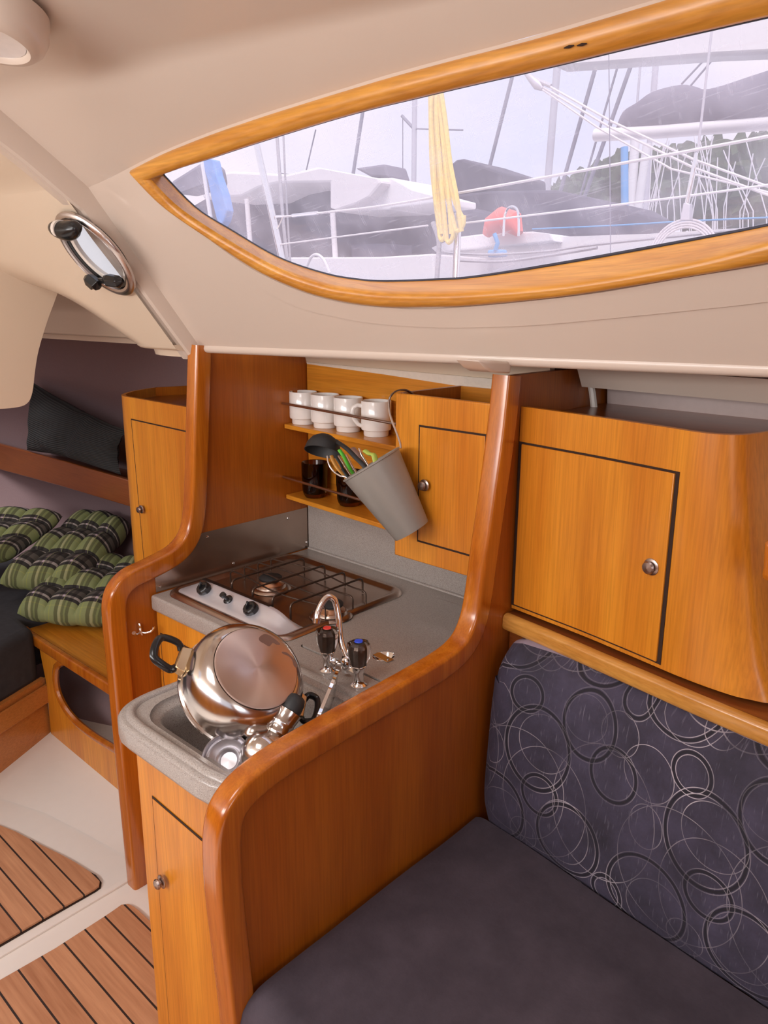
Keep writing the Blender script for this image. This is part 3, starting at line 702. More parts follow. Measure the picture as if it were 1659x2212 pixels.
part2 = partition(prof2, Y2, [(1.76, 0), (1.76, 1.42)], 'forward_partition', 'orange wood partition with an S-curved nosing behind the stove, holding the steel splashback', 1.43)
# cream bracket capping the aft partition
mb = MB()
b0 = [oy(Y1-.03, x, y) for x, y in [(1036, 779), (1106, 781), (1104, 807), (1066, 805), (1052, 797)]]
mb.prism(b0, V(0, .06, 0)); mb.build('top_bracket', 'cream', part1, bevel=.005, seg=3)
# splashback
mb = MB(); mb.prism([V(.978, Y2-.009, ZC), V(1.503, Y2-.009, ZC), V(1.503, Y2-.009, .944), V(1.10, Y2-.009, .944), V(1.05, Y2-.009, .905), V(.978, Y2-.009, .880)], V(0, -.0015, 0))
spl = mb.build('splashback', 'steel_dirty', part2, smooth=False)
for x, z in ((.99, .83), (1.22, .835), (1.49, .835), (1.14, .93), (1.42, .925)):
    mb = MB(); mb.lathe([(.0, .003), (.003, .002), (.004, 0)], (x, Y2-.0105, z), (0, -1, 0), 12); mb.build('screw', 'chrome', spl)
# coat hook on the forward partition
hk = thing('coat_hook', 'small double chrome coat hook screwed to the partition below the worktop', 'hook', tuple(oy(Y2-.01, 310, 1355)))
H = lambda x, y, d: oy(Y2-.01-d, x, y)
mb = MB(); mb.tube([H(300, 1346, .003), H(300, 1353, .004), H(303, 1364, .006), H(306, 1371, .006)], [.006, .009, .007, .005], 10, sy=.6); mb.lathe([(.0, .004), (.003, .003), (.003, 0)], H(301, 1353, .006), (0, -1, 0), 10)
mb.build('plate', 'chrome', hk)
mb = MB(); mb.tube([H(305, 1366, .006), H(315, 1367, .018), H(326, 1364, .026), H(332, 1357, .03), H(331, 1353, .03)], [.003, .003, .003, .0035, .004], 10); mb.build('prong', 'chrome', hk)
mb = MB(); mb.tube([H(304, 1364, .006), H(298, 1370, .018), H(291, 1372, .026), H(289, 1367, .03)], [.003, .003, .0035, .005], 10); mb.build('prong', 'chrome', hk)

# ================================================================ GALLEY CABINETS
def knob(parent, p, n, r=.0105, dep=.72, mat_='knob_bronze'):
    mb = MB(); mb.lathe([(r*1.25, 0), (r*1.25, .002), (r*1.0, .0035), (r*.5, .004), (r*.45, .006), (r*.85, .0075), (r*.98, .0105), (r*.8, .0138), (.0, .0155)], p, n, 24)
    return mb.build('knob', mat_, parent)
def door_panel(parent, c, n, mname='wood', th=.0016, gapw=.004, knob_at=None):
    """c: four corners on the face plane; n: outward normal"""
    n = Vector(n).normalized(); c = [Vector(q) for q in c]; cen = sum(c, V(0, 0, 0))/4
    mb = MB(); mb.prism([q+(q-cen).normalized()*gapw*1.3+n*.0008 for q in c], n*.0006); mb.build('door_gap', 'gap', parent, smooth=False)
    mb = MB(); mb.prism([q+n*.0004 for q in c], n*th); d = mb.build('door', mname, parent, smooth=True, bevel=.0012)
    if knob_at: knob(d, Vector(knob_at)+n*th, n)
    return d
gc1 = thing('sink_cabinet', 'narrow orange wood cabinet under the sink with one tall door', 'cabinet', (.75, 1.0, 0))
mb = MB(); mb.prism([V(.632, .892, 0), V(.968, .892, 0), V(.968, 1.219, 0), V(.632, 1.219, 0)], V(0, 0, .774), [[V(.637, .897, 0), V(.637, 1.214, 0), V(.963, 1.214, 0), V(.963, .897, 0)]]); mb.build('body', 'wood', gc1, bevel=.003, ang=60)
XF = .632
door_panel(gc1, [ox(XF, 331, 1724), ox(XF, 376, 2330), V(XF, .894, .09), ox(XF, 444, 1822)], (-1, 0, 0), knob_at=ox(XF-.008, 352, 1903))
gc2 = thing('stove_cabinet', 'orange wood cabinet under the stove, mostly hidden behind the pot', 'cabinet', (1.2, 1.4, 0))
mb = MB(); mb.box((.972, 1.222, 0), (1.45, 1.708, .60)); mb.box((.972, 1.222, .60), (.99, 1.708, .774)); mb.build('body', 'wood', gc2, bevel=.003)
door_panel(gc2, [V(.972, 1.69, .709), V(.972, 1.69, .1), V(.972, 1.24, .1), V(.972, 1.24, .709)], (-1, 0, 0))

# ================================================================ WORKTOP + SINK
wk = thing('worktop', 'speckled grey L-shaped galley worktop with a moulded sink bowl', 'worktop', (1.2, 1.3, ZC))
out = [V(.590, .893, 0), V(.590, 1.16, 0)]
out = [V(.626, .886, ZC), V(.608, .902, ZC), V(.596, .925, ZC), V(.592, .96, ZC), V(.591, 1.165, ZC)]+catmull([V(.593, 1.195, ZC), V(.607, 1.228, ZC), V(.635, 1.252, ZC), V(.675, 1.264, ZC), V(.72, 1.265, ZC)], 3)
out += catmull([V(.80, 1.262, ZC), V(.87, 1.262, ZC), V(.92, 1.275, ZC), V(.952, 1.31, ZC), V(.962, 1.36, ZC)], 3)+[V(.962, 1.709, ZC), V(1.505, 1.709, ZC), V(1.505, .886, ZC)]
sink_in = rrect(.633, .912, .920, 1.212, ZC, [.04, .07, .03, .03], 6)
lid_o = rrect(1.020, .905, 1.445, 1.205, ZC, [.06, .012, .01, .01], 8)
def shrink(loop, d, z):
    n = len(loop); A = sum(loop[i].x*loop[(i+1) % n].y-loop[(i+1) % n].x*loop[i].y for i in range(n)); sg = 1 if A > 0 else -1; o = []
    for i, p in enumerate(loop):
        t = (loop[(i+1) % n]-loop[i-1]); t.z = 0; t.normalize()
        o.append(V(p.x-t.y*d*sg, p.y+t.x*d*sg, z))
    return o
def dedupe(l):
    o = []
    for p in l:
        if not o or (p-o[-1]).length > .002: o.append(p)
    return o
out = dedupe(out)
mb = MB(); top_ = shrink(out, .009, ZC)
side = [shrink(out, .004, ZC-.042), shrink(out, .001, ZC-.039), shrink(out, 0, ZC-.034), shrink(out, 0, ZC-.010), shrink(out, .0008, ZC-.006), shrink(out, .003, ZC-.0025), shrink(out, .006, ZC-.0007), top_]
mb.loft([r+[r[0]] for r in side], closed=False); mb.sheet(top_, [sink_in[::-1], lid_o[::-1]])
for h_ in (lid_o,): mb.loft([r+[r[0]] for r in (h_, [q-V(0, 0, .04) for q in h_])], closed=False)
mb.build('slab', 'worktop', wk, merge=True)
l0 = sink_in
rg = [shrink(l0, 0, ZC), shrink(l0, .001, ZC-.005), shrink(l0, .006, ZC-.010), shrink(l0, .016, ZC-.011), shrink(l0, .021, ZC-.016), shrink(l0, .026, ZC-.05), shrink(l0, .029, ZC-.13)]
_c = sum(l0, V(0, 0, 0))/len(l0)
rg += [[V(_c.x+(p.x-_c.x)*f, _c.y+(p.y-_c.y)*f, z) for p in rg[-1]] for f, z in ((.93, ZC-.148), (.80, ZC-.153), (.3, ZC-.155))]
mb = MB(); mb.loft([r+[r[0]] for r in rg], closed=False); mb.sheet(rg[-1]); mb.build('sink_bowl', 'worktop', wk, merge=True)
# moulded raised fiddle rounding the sink corner
fid = [V(.636, .890, ZC+.0005), V(.620, .915, ZC+.0005), V(.614, .95, ZC+.0005), V(.612, 1.15, ZC+.0005)]+catmull([V(.616, 1.19, ZC), V(.632, 1.222, ZC), V(.665, 1.24, ZC), V(.72, 1.243, ZC)], 4)+[V(.80, 1.24, ZC), V(.88, 1.242, ZC), V(.93, 1.24, ZC), V(.946, 1.225, ZC), V(.948, 1.18, ZC), V(.948, .89, ZC)]
mb = MB(); mb.tube(fid, .010, 10, sy=1); mb.v = [V(p.x, p.y, ZC-.004+(p.z-ZC)*.75+.003) for p in mb.v]; mb.build('fiddle', 'worktop', wk)
# upstand at the back
mb = MB(); mb.box((1.496, .893, ZC-.01), (1.508, 1.709, .99)); mb.build('upstand', 'worktop', wk, smooth=False)
mb = MB(); mb.tube([V(1.492, .9, ZC+.001), V(1.492, 1.705, ZC+.001)], .0045, 8); mb.build('cove', 'worktop', wk)
mb = MB(); mb.box((.99, .895, ZC-.045), (1.46, 1.22, ZC-.04)); mb.build('well_floor', 'gap', wk, smooth=False)
# icebox lid with recessed pull
lid = thing('icebox_lid', 'speckled grey drop-in lid with a finger pull, set into the worktop beside the tap', 'lid', (1.23, 1.05, ZC))
pull = oz(ZC, 829, 1419)
ph = []
for i in range(20):
    t = 2*PI*i/20; ph.append(V(pull.x+.026*math.cos(t), pull.y+.022*math.sin(t), 0))
ll = shrink(lid_o, .0035, ZC-.03)
mb = MB(); mb.prism(ll, V(0, 0, .0325), [[V(q.x, q.y, ZC-.03) for q in ph[::-1]]]); mb.build('lid_slab', 'worktop', lid, bevel=.003, seg=3, ang=60)
mb = MB(); mb.lathe([(.0, -.016), (.012, -.015), (.021, -.010), (.0245, .0), (.0265, .0012), (.0245, .002)], (pull.x, pull.y, ZC+.001), (0, 0, 1), 28); mb.v = [V(p.x, pull.y+(p.y-pull.y)*.86, p.z) for p in mb.v]
mb.build('pull_cup', 'chrome', lid)
mb = MB(); pd = (oz(ZC, 845, 1428)-oz(ZC, 812, 1409)).normalized(); pq = V(-pd.y, pd.x, 0); c0 = oz(ZC, 829, 1424)
mb.prism([c0-pd*.026-pq*.010+V(0, 0, .002), c0+pd*.022-pq*.010+V(0, 0, .003), c0+pd*.022+pq*.010+V(0, 0, .003), c0-pd*.026+pq*.010+V(0, 0, .002)], V(0, 0, .0018)); mb.lathe([(0, .003), (.003, .002), (.0035, 0)], c0+pd*.014+V(0, 0, .004), (0, 0, 1), 12)
mb.build('pull_plate', 'steel', lid, bevel=.0006)

# ================================================================ STOVE
st = thing('gas_stove', 'stained stainless two-burner drop-in stove with wire grate and black knobs', 'stove', (1.2, 1.46, ZC))
o_ = rrect(.986, 1.236, 1.425, 1.698, ZC+.001, .05, 8)
rg = [o_, shrink(o_, .003, ZC+.006), shrink(o_, .010, ZC+.010), shrink(o_, .020, ZC+.0095), shrink(o_, .028, ZC+.003), shrink(o_, .036, ZC+.002), shrink(o_, .045, ZC+.0018)]
mb = MB(); mb.loft([r+[r[0]] for r in rg], closed=False); mb.sheet(rg[-1]); mb.build('tray', 'steel_dirty', st, merge=True)
# raised wedge control panel along the inboard side
def wedge():
    rings = []
    for t in range(0, 25):
        y = 1.262+(1.676-1.262)*t/24; e = min(1, (t)/5.5, (24-t)/5.5); e = math.sin(e*PI/2)
        h = .028*e; z0 = ZC+.007
        rings.append([V(1.004, y, z0-.002), V(1.006, y, z0), V(1.022, y, z0+.006*e), V(1.040, y, z0+h*.50), V(1.058, y, z0+h*.96), V(1.064, y, z0+h), V(1.069, y, z0+h*.98), V(1.080, y, z0+h*.3), V(1.088, y, z0-.004)])
    return rings
mb = MB(); mb.loft(wedge()); cp = mb.build('control_panel', 'panel_steel_lit', st)
mb = MB(); mb.box((1.063, 1.36, ZC+.0335), (1.074, 1.63, ZC+.0358)); mb.build('label_strip', 'black_plastic', cp, smooth=False)
kn = V(-.66, 0, .75).normalized()
for (px, py, big) in ((440, 1283, 1), (490, 1306, 0), (541, 1324, 1)):
    p = ox(1.036, px, py); p = V(1.040, p.y, ZC+.007+.017)
    mb = MB()
    if big:
        mb.lathe([(.0, -.004), (.0175, -.004), (.0185, .0), (.0185, .009), (.0165, .013), (.014, .015), (.0, .0155)], p, kn, 12, False)
        k = mb.build('knob', 'black_plastic', st, smooth=False, bevel=.001)
        mb = MB(); mb.hexa([p+kn*.014+q for q in (V(-.003, -.0025, -.011), V(.003, -.0025, .011)*1, V(.003, .0025, .011), V(-.003, .0025, -.011))]+[p+kn*.024+q for q in (V(-.003, -.002, -.009), V(.003, -.002, .009), V(.003, .002, .009), V(-.003, .002, -.009))])
        mb.build('knob_grip', 'black_plastic', k, bevel=.001)
    else:
        mb.lathe([(.0, -.002), (.012, -.002), (.012, .002), (.0095, .004), (.005, .005), (.0045, .016), (.0075, .017), (.0075, .025), (.0, .026)], p, kn, 20); mb.build('igniter_button', 'black_plastic', st)
for (px, py) in ((585, 1262), (715, 1319)):
    c = oz(ZC+.015, px, py); c.z = ZC
    mb = MB(); mb.lathe([(.052, .003), (.050, .006), (.044, .009), (.040, .010), (.038, .014), (.036, .016), (.030, .016)], c, (0, 0, 1), 40); b = mb.build('burner', 'steel_dirty', st)
    mb = MB(); mb.lathe([(.034, .012), (.034, .018), (.026, .024), (.024, .028), (.0, .028)], c, (0, 0, 1), 40); mb.build('burner_ring', 'burner_brass', b)
    mb = MB(); mb.lathe([(.022, .027), (.029, .029), (.030, .034), (.027, .037), (.0, .039)], c, (0, 0, 1), 36); mb.build('burner_cap', 'matt_black', b)
gr = MB()
zg = ZC+.044
for y in (1.547, 1.463, 1.386, 1.320):
    gr.tube([V(1.095, y, ZC+.004), V(1.095, y, zg-.010), V(1.098, y, zg-.003), V(1.105, y, zg), V(1.22, y, zg), V(1.325, y, zg), V(1.332, y, zg-.003), V(1.335, y, zg-.010), V(1.335, y, ZC+.004)], .0026, 8)
for x, b in ((1.145, -1), (1.19, -.3), (1.235, .3), (1.28, 1)):
    pth = [V(x, 1.622, ZC+.004), V(x, 1.622, zg-.012), V(x, 1.616, zg-.006)]
    pth += [V(x+b*.018*math.sin(PI*t/10)**2, 1.61-(1.61-1.262)*t/10, zg-.0045+.003*math.sin(2*PI*t/10)) for t in range(11)]
    pth += [V(x, 1.256, zg-.008), V(x, 1.254, zg-.014), V(x, 1.254, ZC+.004)]
    gr.tube(pth, .0021, 8)
gr.build('grate', 'grate_wire', st)

# ================================================================ TAP
tb1 = oz(ZC, 708, 1449); tb2 = oz(ZC, 775, 1481)
tb1.z = tb2.z = ZC
tp_ = thing('mixer_tap', 'chrome two-handle tap with a swan-neck spout behind the sink', 'tap', tuple((tb1+tb2)/2))
mid = (tb1+tb2)/2+V(.012, 0, .0)
mb = MB()
for b in (tb1, tb2): mb.lathe([(.0, 0), (.0165, 0), (.0165, .003), (.012, .007), (.010, .012), (.010, .028), (.0125, .033), (.0125, .040), (.008, .042)], b, (0, 0, 1), 24)
mb.tube([tb1+V(0, 0, .022), tb1.lerp(tb2, .25)+V(.008, 0, .022), mid+V(0, 0, .022), tb1.lerp(tb2, .75)+V(.008, 0, .022), tb2+V(0, 0, .022)], [.007, .006, .006, .006, .007], 12)
for t in (.2, .8): q = tb1.lerp(tb2, t)+V(.006, 0, .022); mb.lathe([(.0, -.006), (.0095, -.006), (.0095, .006), (0, .006)], q, (tb2-tb1), 6)
mb.lathe([(.0, .008), (.011, .010), (.0135, .018), (.0135, .038), (.009, .044), (.0, .046)], mid, (0, 0, 1), 24)
mb.build('body', 'chrome', tp_)
D = (mid-CAM).dot(Fw)
def atd(px, py, d): r = ray(px, py); return CAM+r*d
sp0 = mid+V(0, 0, .04)
pth = [sp0]+[atd(x, y, D+dd) for x, y, dd in ((737, 1385, 0), (732, 1340, 0), (727, 1310, 0), (722, 1296, -.002), (712, 1289, -.006), (703, 1293, -.010), (694, 1306, -.015), (686, 1325, -.02), (684, 1340, -.022))]
pth = catmull(pth, 4); mb = MB(); mb.tube(pth, .0065, 14); mb.build('spout', 'chrome', tp_)
mb = MB(); mb.tube([pth[-1]+(pth[-1]-pth[-2]).normalized()*(-.004), pth[-1]+(pth[-1]-pth[-2]).normalized()*.006], [.0085, .007], 14); mb.build('spout_nozzle', 'chrome', tp_)
for b, c in ((tb1, 'red'), (tb2, 'blue')):
    mb = MB(); n = 36; rg = []
    for r, z in ((.0145, .042), (.0175, .052), (.0215, .066), (.0225, .082), (.0215, .090), (.014, .094)):
        rg.append([b+V((r*(1+.07*math.cos(6*2*PI*j/n)))*math.cos(2*PI*j/n), (r*(1+.07*math.cos(6*2*PI*j/n)))*math.sin(2*PI*j/n), z) for j in range(n)])
    mb.loft(rg); h = mb.build('handle', 'acrylic', tp_)
    mb = MB(); mb.lathe([(.0, .043), (.0125, .043), (.0125, .080), (.010, .088), (0, .089)], b, (0, 0, 1), 8); mb.build('handle_core', 'grate_wire', h, smooth=False)
    mb = MB(); mb.lathe([(.0145, .041), (.0155, .042), (.0155, .044), (.0145, .045)], b, (0, 0, 1), 24); mb.build('collar', 'chrome', h)
    mb = MB(); mb.lathe([(.0, .0955), (.008, .0955), (.0085, .094)], b, (0, 0, 1), 18); mb.build('handle_cap', c, h)

# ================================================================ SHELVES, LOCKER, MUGS
bk = thing('galley_back_panel', 'orange wood back panel behind the mug shelves', 'panel', (1.51, 1.3, .98))
mb = MB(); mb.box((1.502, .893, .985), (1.512, 1.709, 1.372)); mb.build('back_board', 'wood_y', bk, smooth=False)
def shelf(z, fa, fb, lab):
    t = thing('shelf', lab, 'shelf', (1.45, 1.45, z), 'galley shelves')
    a = V(fa, 1.709, z); b = V(fb, 1.165, z)
    mb = MB(); mb.prism([a, b, V(1.501, 1.165, z), V(1.501, 1.709, z)], V(0, 0, -.013)); mb.build('board', 'wood_y', t, bevel=.002)
    return t
SH1, SH2 = 1.206, .999
shelf(SH1, 1.412, 1.372, 'orange wood shelf carrying the white mugs'); shelf(SH2, 1.412, 1.372, 'orange wood shelf carrying the smoked glasses')
for a, b, l in (((610, 871), (857, 916), 'thin steel fiddle rod in front of the white mugs'), ((612, 1030), (858, 1103), 'thin steel fiddle rod in front of the smoked glasses')):
    A = oy(1.711, *a); B = oy(1.165, b[0]-2, b[1])
    if B.x < 1.33 or B.x > 1.42: B = ox(1.375, *b)
    mb = MB(); mb.tube([A, B], .0038, 10); o = mb.build('fiddle_rod', 'rod_steel', base=tuple(A)); tag(o, l, 'rod', 'fiddle rods')
# mugs
mug = thing('mug', 'plain white stacking mug at the left end of the shelf', 'mug', (0, 0, 0), 'white mugs on the shelf')
mb = MB(); mb.lathe([(.0, .004), (.029, .004), (.030, 0), (.032, .0), (.033, .004), (.033, .012), (.034, .0145), (.0385, .0165), (.0395, .021), (.0395, .090), (.0385, .0915), (.0368, .0905), (.0365, .03), (.034, .018), (.0, .014)], n=48); mb.build('cup', 'porcelain', mug)
mb = MB(); mb.tube([V(.037, 0, .078), V(.050, 0, .080), V(.060, 0, .073), V(.063, 0, .060), V(.058, 0, .044), V(.048, 0, .030), V(.036, 0, .024)], [.006, .006, .006, .006, .006, .0055, .005], 12, sy=1); mb.build('handle', 'porcelain', mug)
mugs = [(671, 916, 'right', -30), (711, 925, 'right', 140), (758, 934, 'x', 0), (820, 944, 'left', 100)]
labs = ['plain white stacking mug at the left end of the upper shelf', 'plain white stacking mug, second from the left on the upper shelf', 'plain white stacking mug, third from the left on the upper shelf', 'plain white stacking mug nearest the bucket hook, its handle turned left']
for i, (px, py, _, ang) in enumerate(mugs):
    o = mug if i == 0 else copy_tree(mug)
    p = oz(SH1, px, py); o.location = (min(1.458, p.x+.028), p.y+.022, SH1+.0005); o['label'] = labs[i]
    o.rotation_euler = (0, 0, math.radians([-48, -80, 20, 138][i]))
# smoked glasses
gls = thing('tumbler', 'dark smoked glass tumbler standing left on the lower shelf', 'glass', (0, 0, 0), 'smoked glass tumblers')
mb = MB(); n = 32; rg = []
for r, z, f in ((.001, .0, 0), (.028, .0, .0), (.033, .008, .2), (.037, .02, 1), (.038, .055, 1), (.038, .062, .0), (.038, .100, 0), (.0365, .1015, 0), (.0352, .100, 0), (.0345, .02, 0), (.028, .012, 0), (.001, .011, 0)):
    rg.append([V(r*(1-.035*f*(abs(math.cos(4*2*PI*j/n))))*math.cos(2*PI*j/n), r*(1-.035*f*(abs(math.cos(4*2*PI*j/n))))*math.sin(2*PI*j/n), z) for j in range(n)])
mb.loft(rg); mb.build('glass_body', 'smoked_glass', gls)
for i, (px, py) in enumerate(((676, 1079), (757, 1096))):
    o = gls if i == 0 else copy_tree(gls); p = oz(SH2, px, py); o.location = (min(1.460, p.x+.028), p.y+.022, SH2+.0005)
    if i: o['label'] = 'brown smoked glass tumbler behind the hanging bucket'; o.scale = (1, 1, .94)
# locker
XL = 1.27
lk = thing('galley_locker', 'small orange wood wall locker with one door, right of the mug shelf', 'locker', (1.4, 1.03, .978))
zt, zb = 1.353, .977
mb = MB(); yl = 1.152
mb.box((XL, .893, zb+.0), (XL+.012, yl, zt)); mb.build('front', 'wood', lk, bevel=.003)
mb = MB(); mb.box((XL+.012, yl-.012, zb), (1.502, yl, zt)); mb.build('side', 'wood_shaded', lk, smooth=False)
mb = MB(); mb.box((XL+.012, .893, 1.30), (1.488, yl-.012, 1.31)); mb.build('top_tray', 'dark_wood', lk, smooth=False)
mb = MB(); mb.box((XL+.012, .893, zb), (1.488, yl-.012, zb+.01)); mb.build('bottom_board', 'dark_wood', lk, smooth=False)
mb = MB(); mb.box((1.490, .893, 1.31), (1.501, yl-.012, 1.353)); mb.build('back', 'wood_y', lk, smooth=False)
door_panel(lk, [ox(XL, 908, 922), ox(XL, 904, 1166), V(XL, .905, ox(XL, 1005, 1195).z), V(XL, .905, ox(XL, 1041, 941).z)], (-1, 0, 0), knob_at=ox(XL-.008, 918, 1048))

# ================================================================ HANGING BUCKET WITH UTENSILS
XB = 1.195
rc = ox(XB-.012, 801, 1001); bc = ox(XB+.030, 888, 1144); bax = (bc-rc).normalized(); bl = (bc-rc).length
bu = thing('hanging_bucket', 'grey metal utensil bucket hanging tilted from a wire hook on the locker', 'bucket', tuple(rc))
mb = MB(); R1, R2 = .0690, .0425
mb.lathe([(R1-.003, .004), (R1, 0), (R1+.0022, .001), (R1+.0018, .004), (R1-.0003, .005), (R2, bl), (R2-.001, bl+.003), (R2-.005, bl+.002), (R2-.006, bl-.004), (.0, bl-.004)], rc, bax, 56)
mb.lathe([(R1-.003, .004), (R2-.003, bl-.007), (.0, bl-.007)], rc, bax, 40)
mb.build('bucket_body', 'bucket', bu)
hpts = [ox(x, px, py) for x, px, py in ((1.30, 892, 851), (1.285, 880, 844), (1.268, 867, 843), (1.245, 853, 847), (1.225, 842, 860), (1.215, 840, 878), (1.21, 845, 903), (1.205, 855, 930), (1.20, 864, 955), (1.197, 866, 968))]
mb = MB(); mb.tube(catmull(hpts, 4), .0026, 8); mb.build('hook', 'rod_steel', bu)
# ladle
def cam_pt(px, py, x): return ox(x, px, py)
ld = thing('ladle', 'black plastic ladle sticking out of the hanging bucket', 'ladle', tuple(cam_pt(700, 965, 1.2)))
lcn = cam_pt(697, 973, 1.20); lax = (V(-.45, -.15, -1)*1).normalized()
lax = (-Up*.93-Fw*.25-Rt*.16).normalized()
mb = MB(); mb.lathe([(.001, -.040), (.016, -.037), (.030, -.028), (.039, -.014), (.0425, .002), (.0430, .004), (.0412, .004), (.037, -.012), (.028, -.025), (.014, -.034), (.0, -.036)], lcn, lax, 40); mb.build('bowl', 'matt_black', ld)
mb = MB(); mb.tube(catmull([lcn+Rt*.034+Up*.020, cam_pt(752, 965, 1.195), cam_pt(768, 985, 1.19), cam_pt(790, 1010, 1.19), cam_pt(835, 1075, 1.20)], 4), [.007]*6+[.0065]*20, 10, sy=.6) if False else mb.tube(catmull([lcn+Rt*.030+Up*.022, cam_pt(748, 968, 1.195), cam_pt(768, 988, 1.19), cam_pt(792, 1013, 1.19), cam_pt(835, 1075, 1.20)], 4), .0065, 10, sy=.6)
mb.build('handle', 'matt_black', ld)
# cutlery and others
def utensil(name, label, cat, pts, r, m, sy=.5, group='utensils in the hanging bucket', extra=None):
    P = [cam_pt(px, py, x) for px, py, x in pts]; mb = MB(); mb.tube(catmull(P, 4), r, 10, sy=sy)
    if extra: extra(mb, P)
    o = mb.build(name, m, base=tuple(P[0])); return tag(o, label, cat, group)
utensil('spatula', 'bright green plastic spatula handle in the bucket beside the ladle', 'utensil', [(733, 972, 1.19), (742, 985, 1.19), (752, 1005, 1.19), (766, 1030, 1.195), (800, 1080, 1.2)], .0058, 'green_plastic')
utensil('kitchen_scissors', 'lime green scissor handle poking out at the right of the bucket', 'scissors', [(789, 974, 1.215), (799, 981, 1.212), (808, 984, 1.21), (815, 1010, 1.205), (835, 1060, 1.2)], .0075, 'lime')
utensil('spoon', 'wide rose-brown spoon with a rounded end in the middle of the bucket', 'spoon', [(762, 968, 1.225), (771, 978, 1.222), (783, 995, 1.22), (800, 1020, 1.215), (830, 1070, 1.205)], .0075, 'rose_plastic', sy=.35)
utensil('knife', 'slim steel knife handle leaning between the spatula and the ladle handle', 'knife', [(747, 981, 1.17), (757, 1000, 1.175), (770, 1022, 1.18), (800, 1072, 1.195)], .0045, 'chrome')
utensil('knife', 'slim black-handled knife at the left of the green spatula', 'knife', [(727, 989, 1.185), (737, 1005, 1.185), (748, 1025, 1.19), (790, 1080, 1.2)], .0045, 'matt_black')
utensil('fork', 'steel fork handle left of the green spatula', 'fork', [(731, 984, 1.175), (741, 1000, 1.178), (756, 1024, 1.182), (795, 1080, 1.195)], .0036, 'steel')
utensil('whisk', 'curved steel wire loop bulging out at the left rim of the bucket', 'whisk', [(707, 985, 1.19), (710, 1002, 1.185), (720, 1018, 1.185), (735, 1028, 1.185), (752, 1034, 1.19), (790, 1080, 1.2)], .0022, 'chrome', sy=1)
utensil('wooden_spoon', 'pale orange wooden spoon edge inside the wire loop', 'spoon', [(716, 984, 1.20), (722, 1000, 1.198), (733, 1016, 1.196), (746, 1030, 1.196), (790, 1085, 1.2)], .0052, 'trim_y', sy=.35)
utensil('spoon', 'thin steel spoon handle rising beside the rose-brown spoon', 'spoon', [(776, 968, 1.21), (783, 985, 1.21), (794, 1003, 1.208), (825, 1060, 1.2)], .003, 'chrome')

# ================================================================ POT, PLATE AND PANS IN THE SINK
bcn = atd(554, 1443, 1.345)
vr_ = ray(554, 1443).normalized(); _t = (Rt*.66+Up*.75); _t = (_t-vr_*_t.dot(vr_)).normalized(); pax = (-vr_*.81+_t*.586).normalized()      # from rim towards base
pot = thing('cooking_pot', 'large round-bodied stainless pot lying upside down in the sink', 'pot', tuple(bcn))
HB = .112
def pr(r, z): return (r, z)
mb = MB(); mb.lathe([(.0735, .0), (.078, -.002), (.088, -.011), (.0965, -.024), (.1005, -.038), (.1010, -.052), (.1000, -.066), (.1010, -.073), (.1045, -.075), (.1050, -.078), (.1020, -.080), (.0985, -.074), (.098, -.05), (.086, -.018), (.0, -.010)], bcn, pax, 72); mb.build('pot_body', 'steel', pot)
mb = MB(); mb.lathe([(.0, .0040), (.0690, .0040), (.0722, .0022), (.0735, -.004)], n=72); pbz = mb.build('pot_base', 'copper_base'); pbz.parent = pot; pbz.location = (0, 0, 0); pbz.rotation_mode = 'QUATERNION'; pbz.rotation_quaternion = pax.to_track_quat('Z', 'Y')
for sc in ([(1165, 130), (1200, 106), (1240, 113), (1290, 148), (1325, 182), (1300, 186), (1268, 172), (1242, 198), (1200, 176), (1168, 156)], [(1338, 240), (1375, 246), (1420, 285), (1455, 335), (1447, 360), (1428, 345), (1416, 305), (1390, 275), (1345, 254)]):
    cc = catmull([onp(pax, pax.dot(bcn)+.0042, 230+a/3.53, 1340+b/3.53) for a, b in sc], 3, closed=True)
    cc = [bcn+(q-bcn)/1.06 for q in cc]
    mb = MB(); mb.prism(cc, pax*.0002); so = mb.build('scorch_mark', 'scorch', pot, smooth=False)
# handles on opposite sides at the rim
rc2 = bcn-pax*.060
def dirto(px, py, d):
    q = atd(px, py, d); v = q-rc2; v -= pax*v.dot(pax); return v.normalized()
hd = (Rt*-.892+Up*.453); hd = (hd-Fw*(hd.dot(pax)/Fw.dot(pax))).normalized()
for sgn in (1, -1):
    h = hd*sgn; s = pax.cross(h).normalized(); c = rc2+h*.099
    mb = MB(); mb.hexa([c+a for a in (-s*.024-pax*.010, s*.024-pax*.010, s*.024+pax*.010, -s*.024+pax*.010)]+[c+h*.018+a for a in (-s*.020-pax*.008, s*.020-pax*.008, s*.020+pax*.008, -s*.020+pax*.008)])
    g = mb.build('handle_mount', 'brass', pot, bevel=.002)
    rf_ = 1.0 if sgn > 0 else .5; mb = MB(); q = c+h*.016
    mb.tube(catmull([q+s*.017, q+s*.025+h*.008*rf_+pax*.004, q+s*.0245+h*.024*rf_+pax*.008, q+s*.020+h*.038*rf_+pax*.010, q+s*.008+h*.043*rf_+pax*.012, q-s*.008+h*.043*rf_+pax*.012, q-s*.020+h*.038*rf_+pax*.010, q-s*.0245+h*.024*rf_+pax*.008, q-s*.025+h*.008*rf_+pax*.004, q-s*.017], 4), .0052, 10, sy=1.3)
    mb.build('handle', 'black_plastic', pot)
pot.scale = (1.06, 1.06, 1.06)
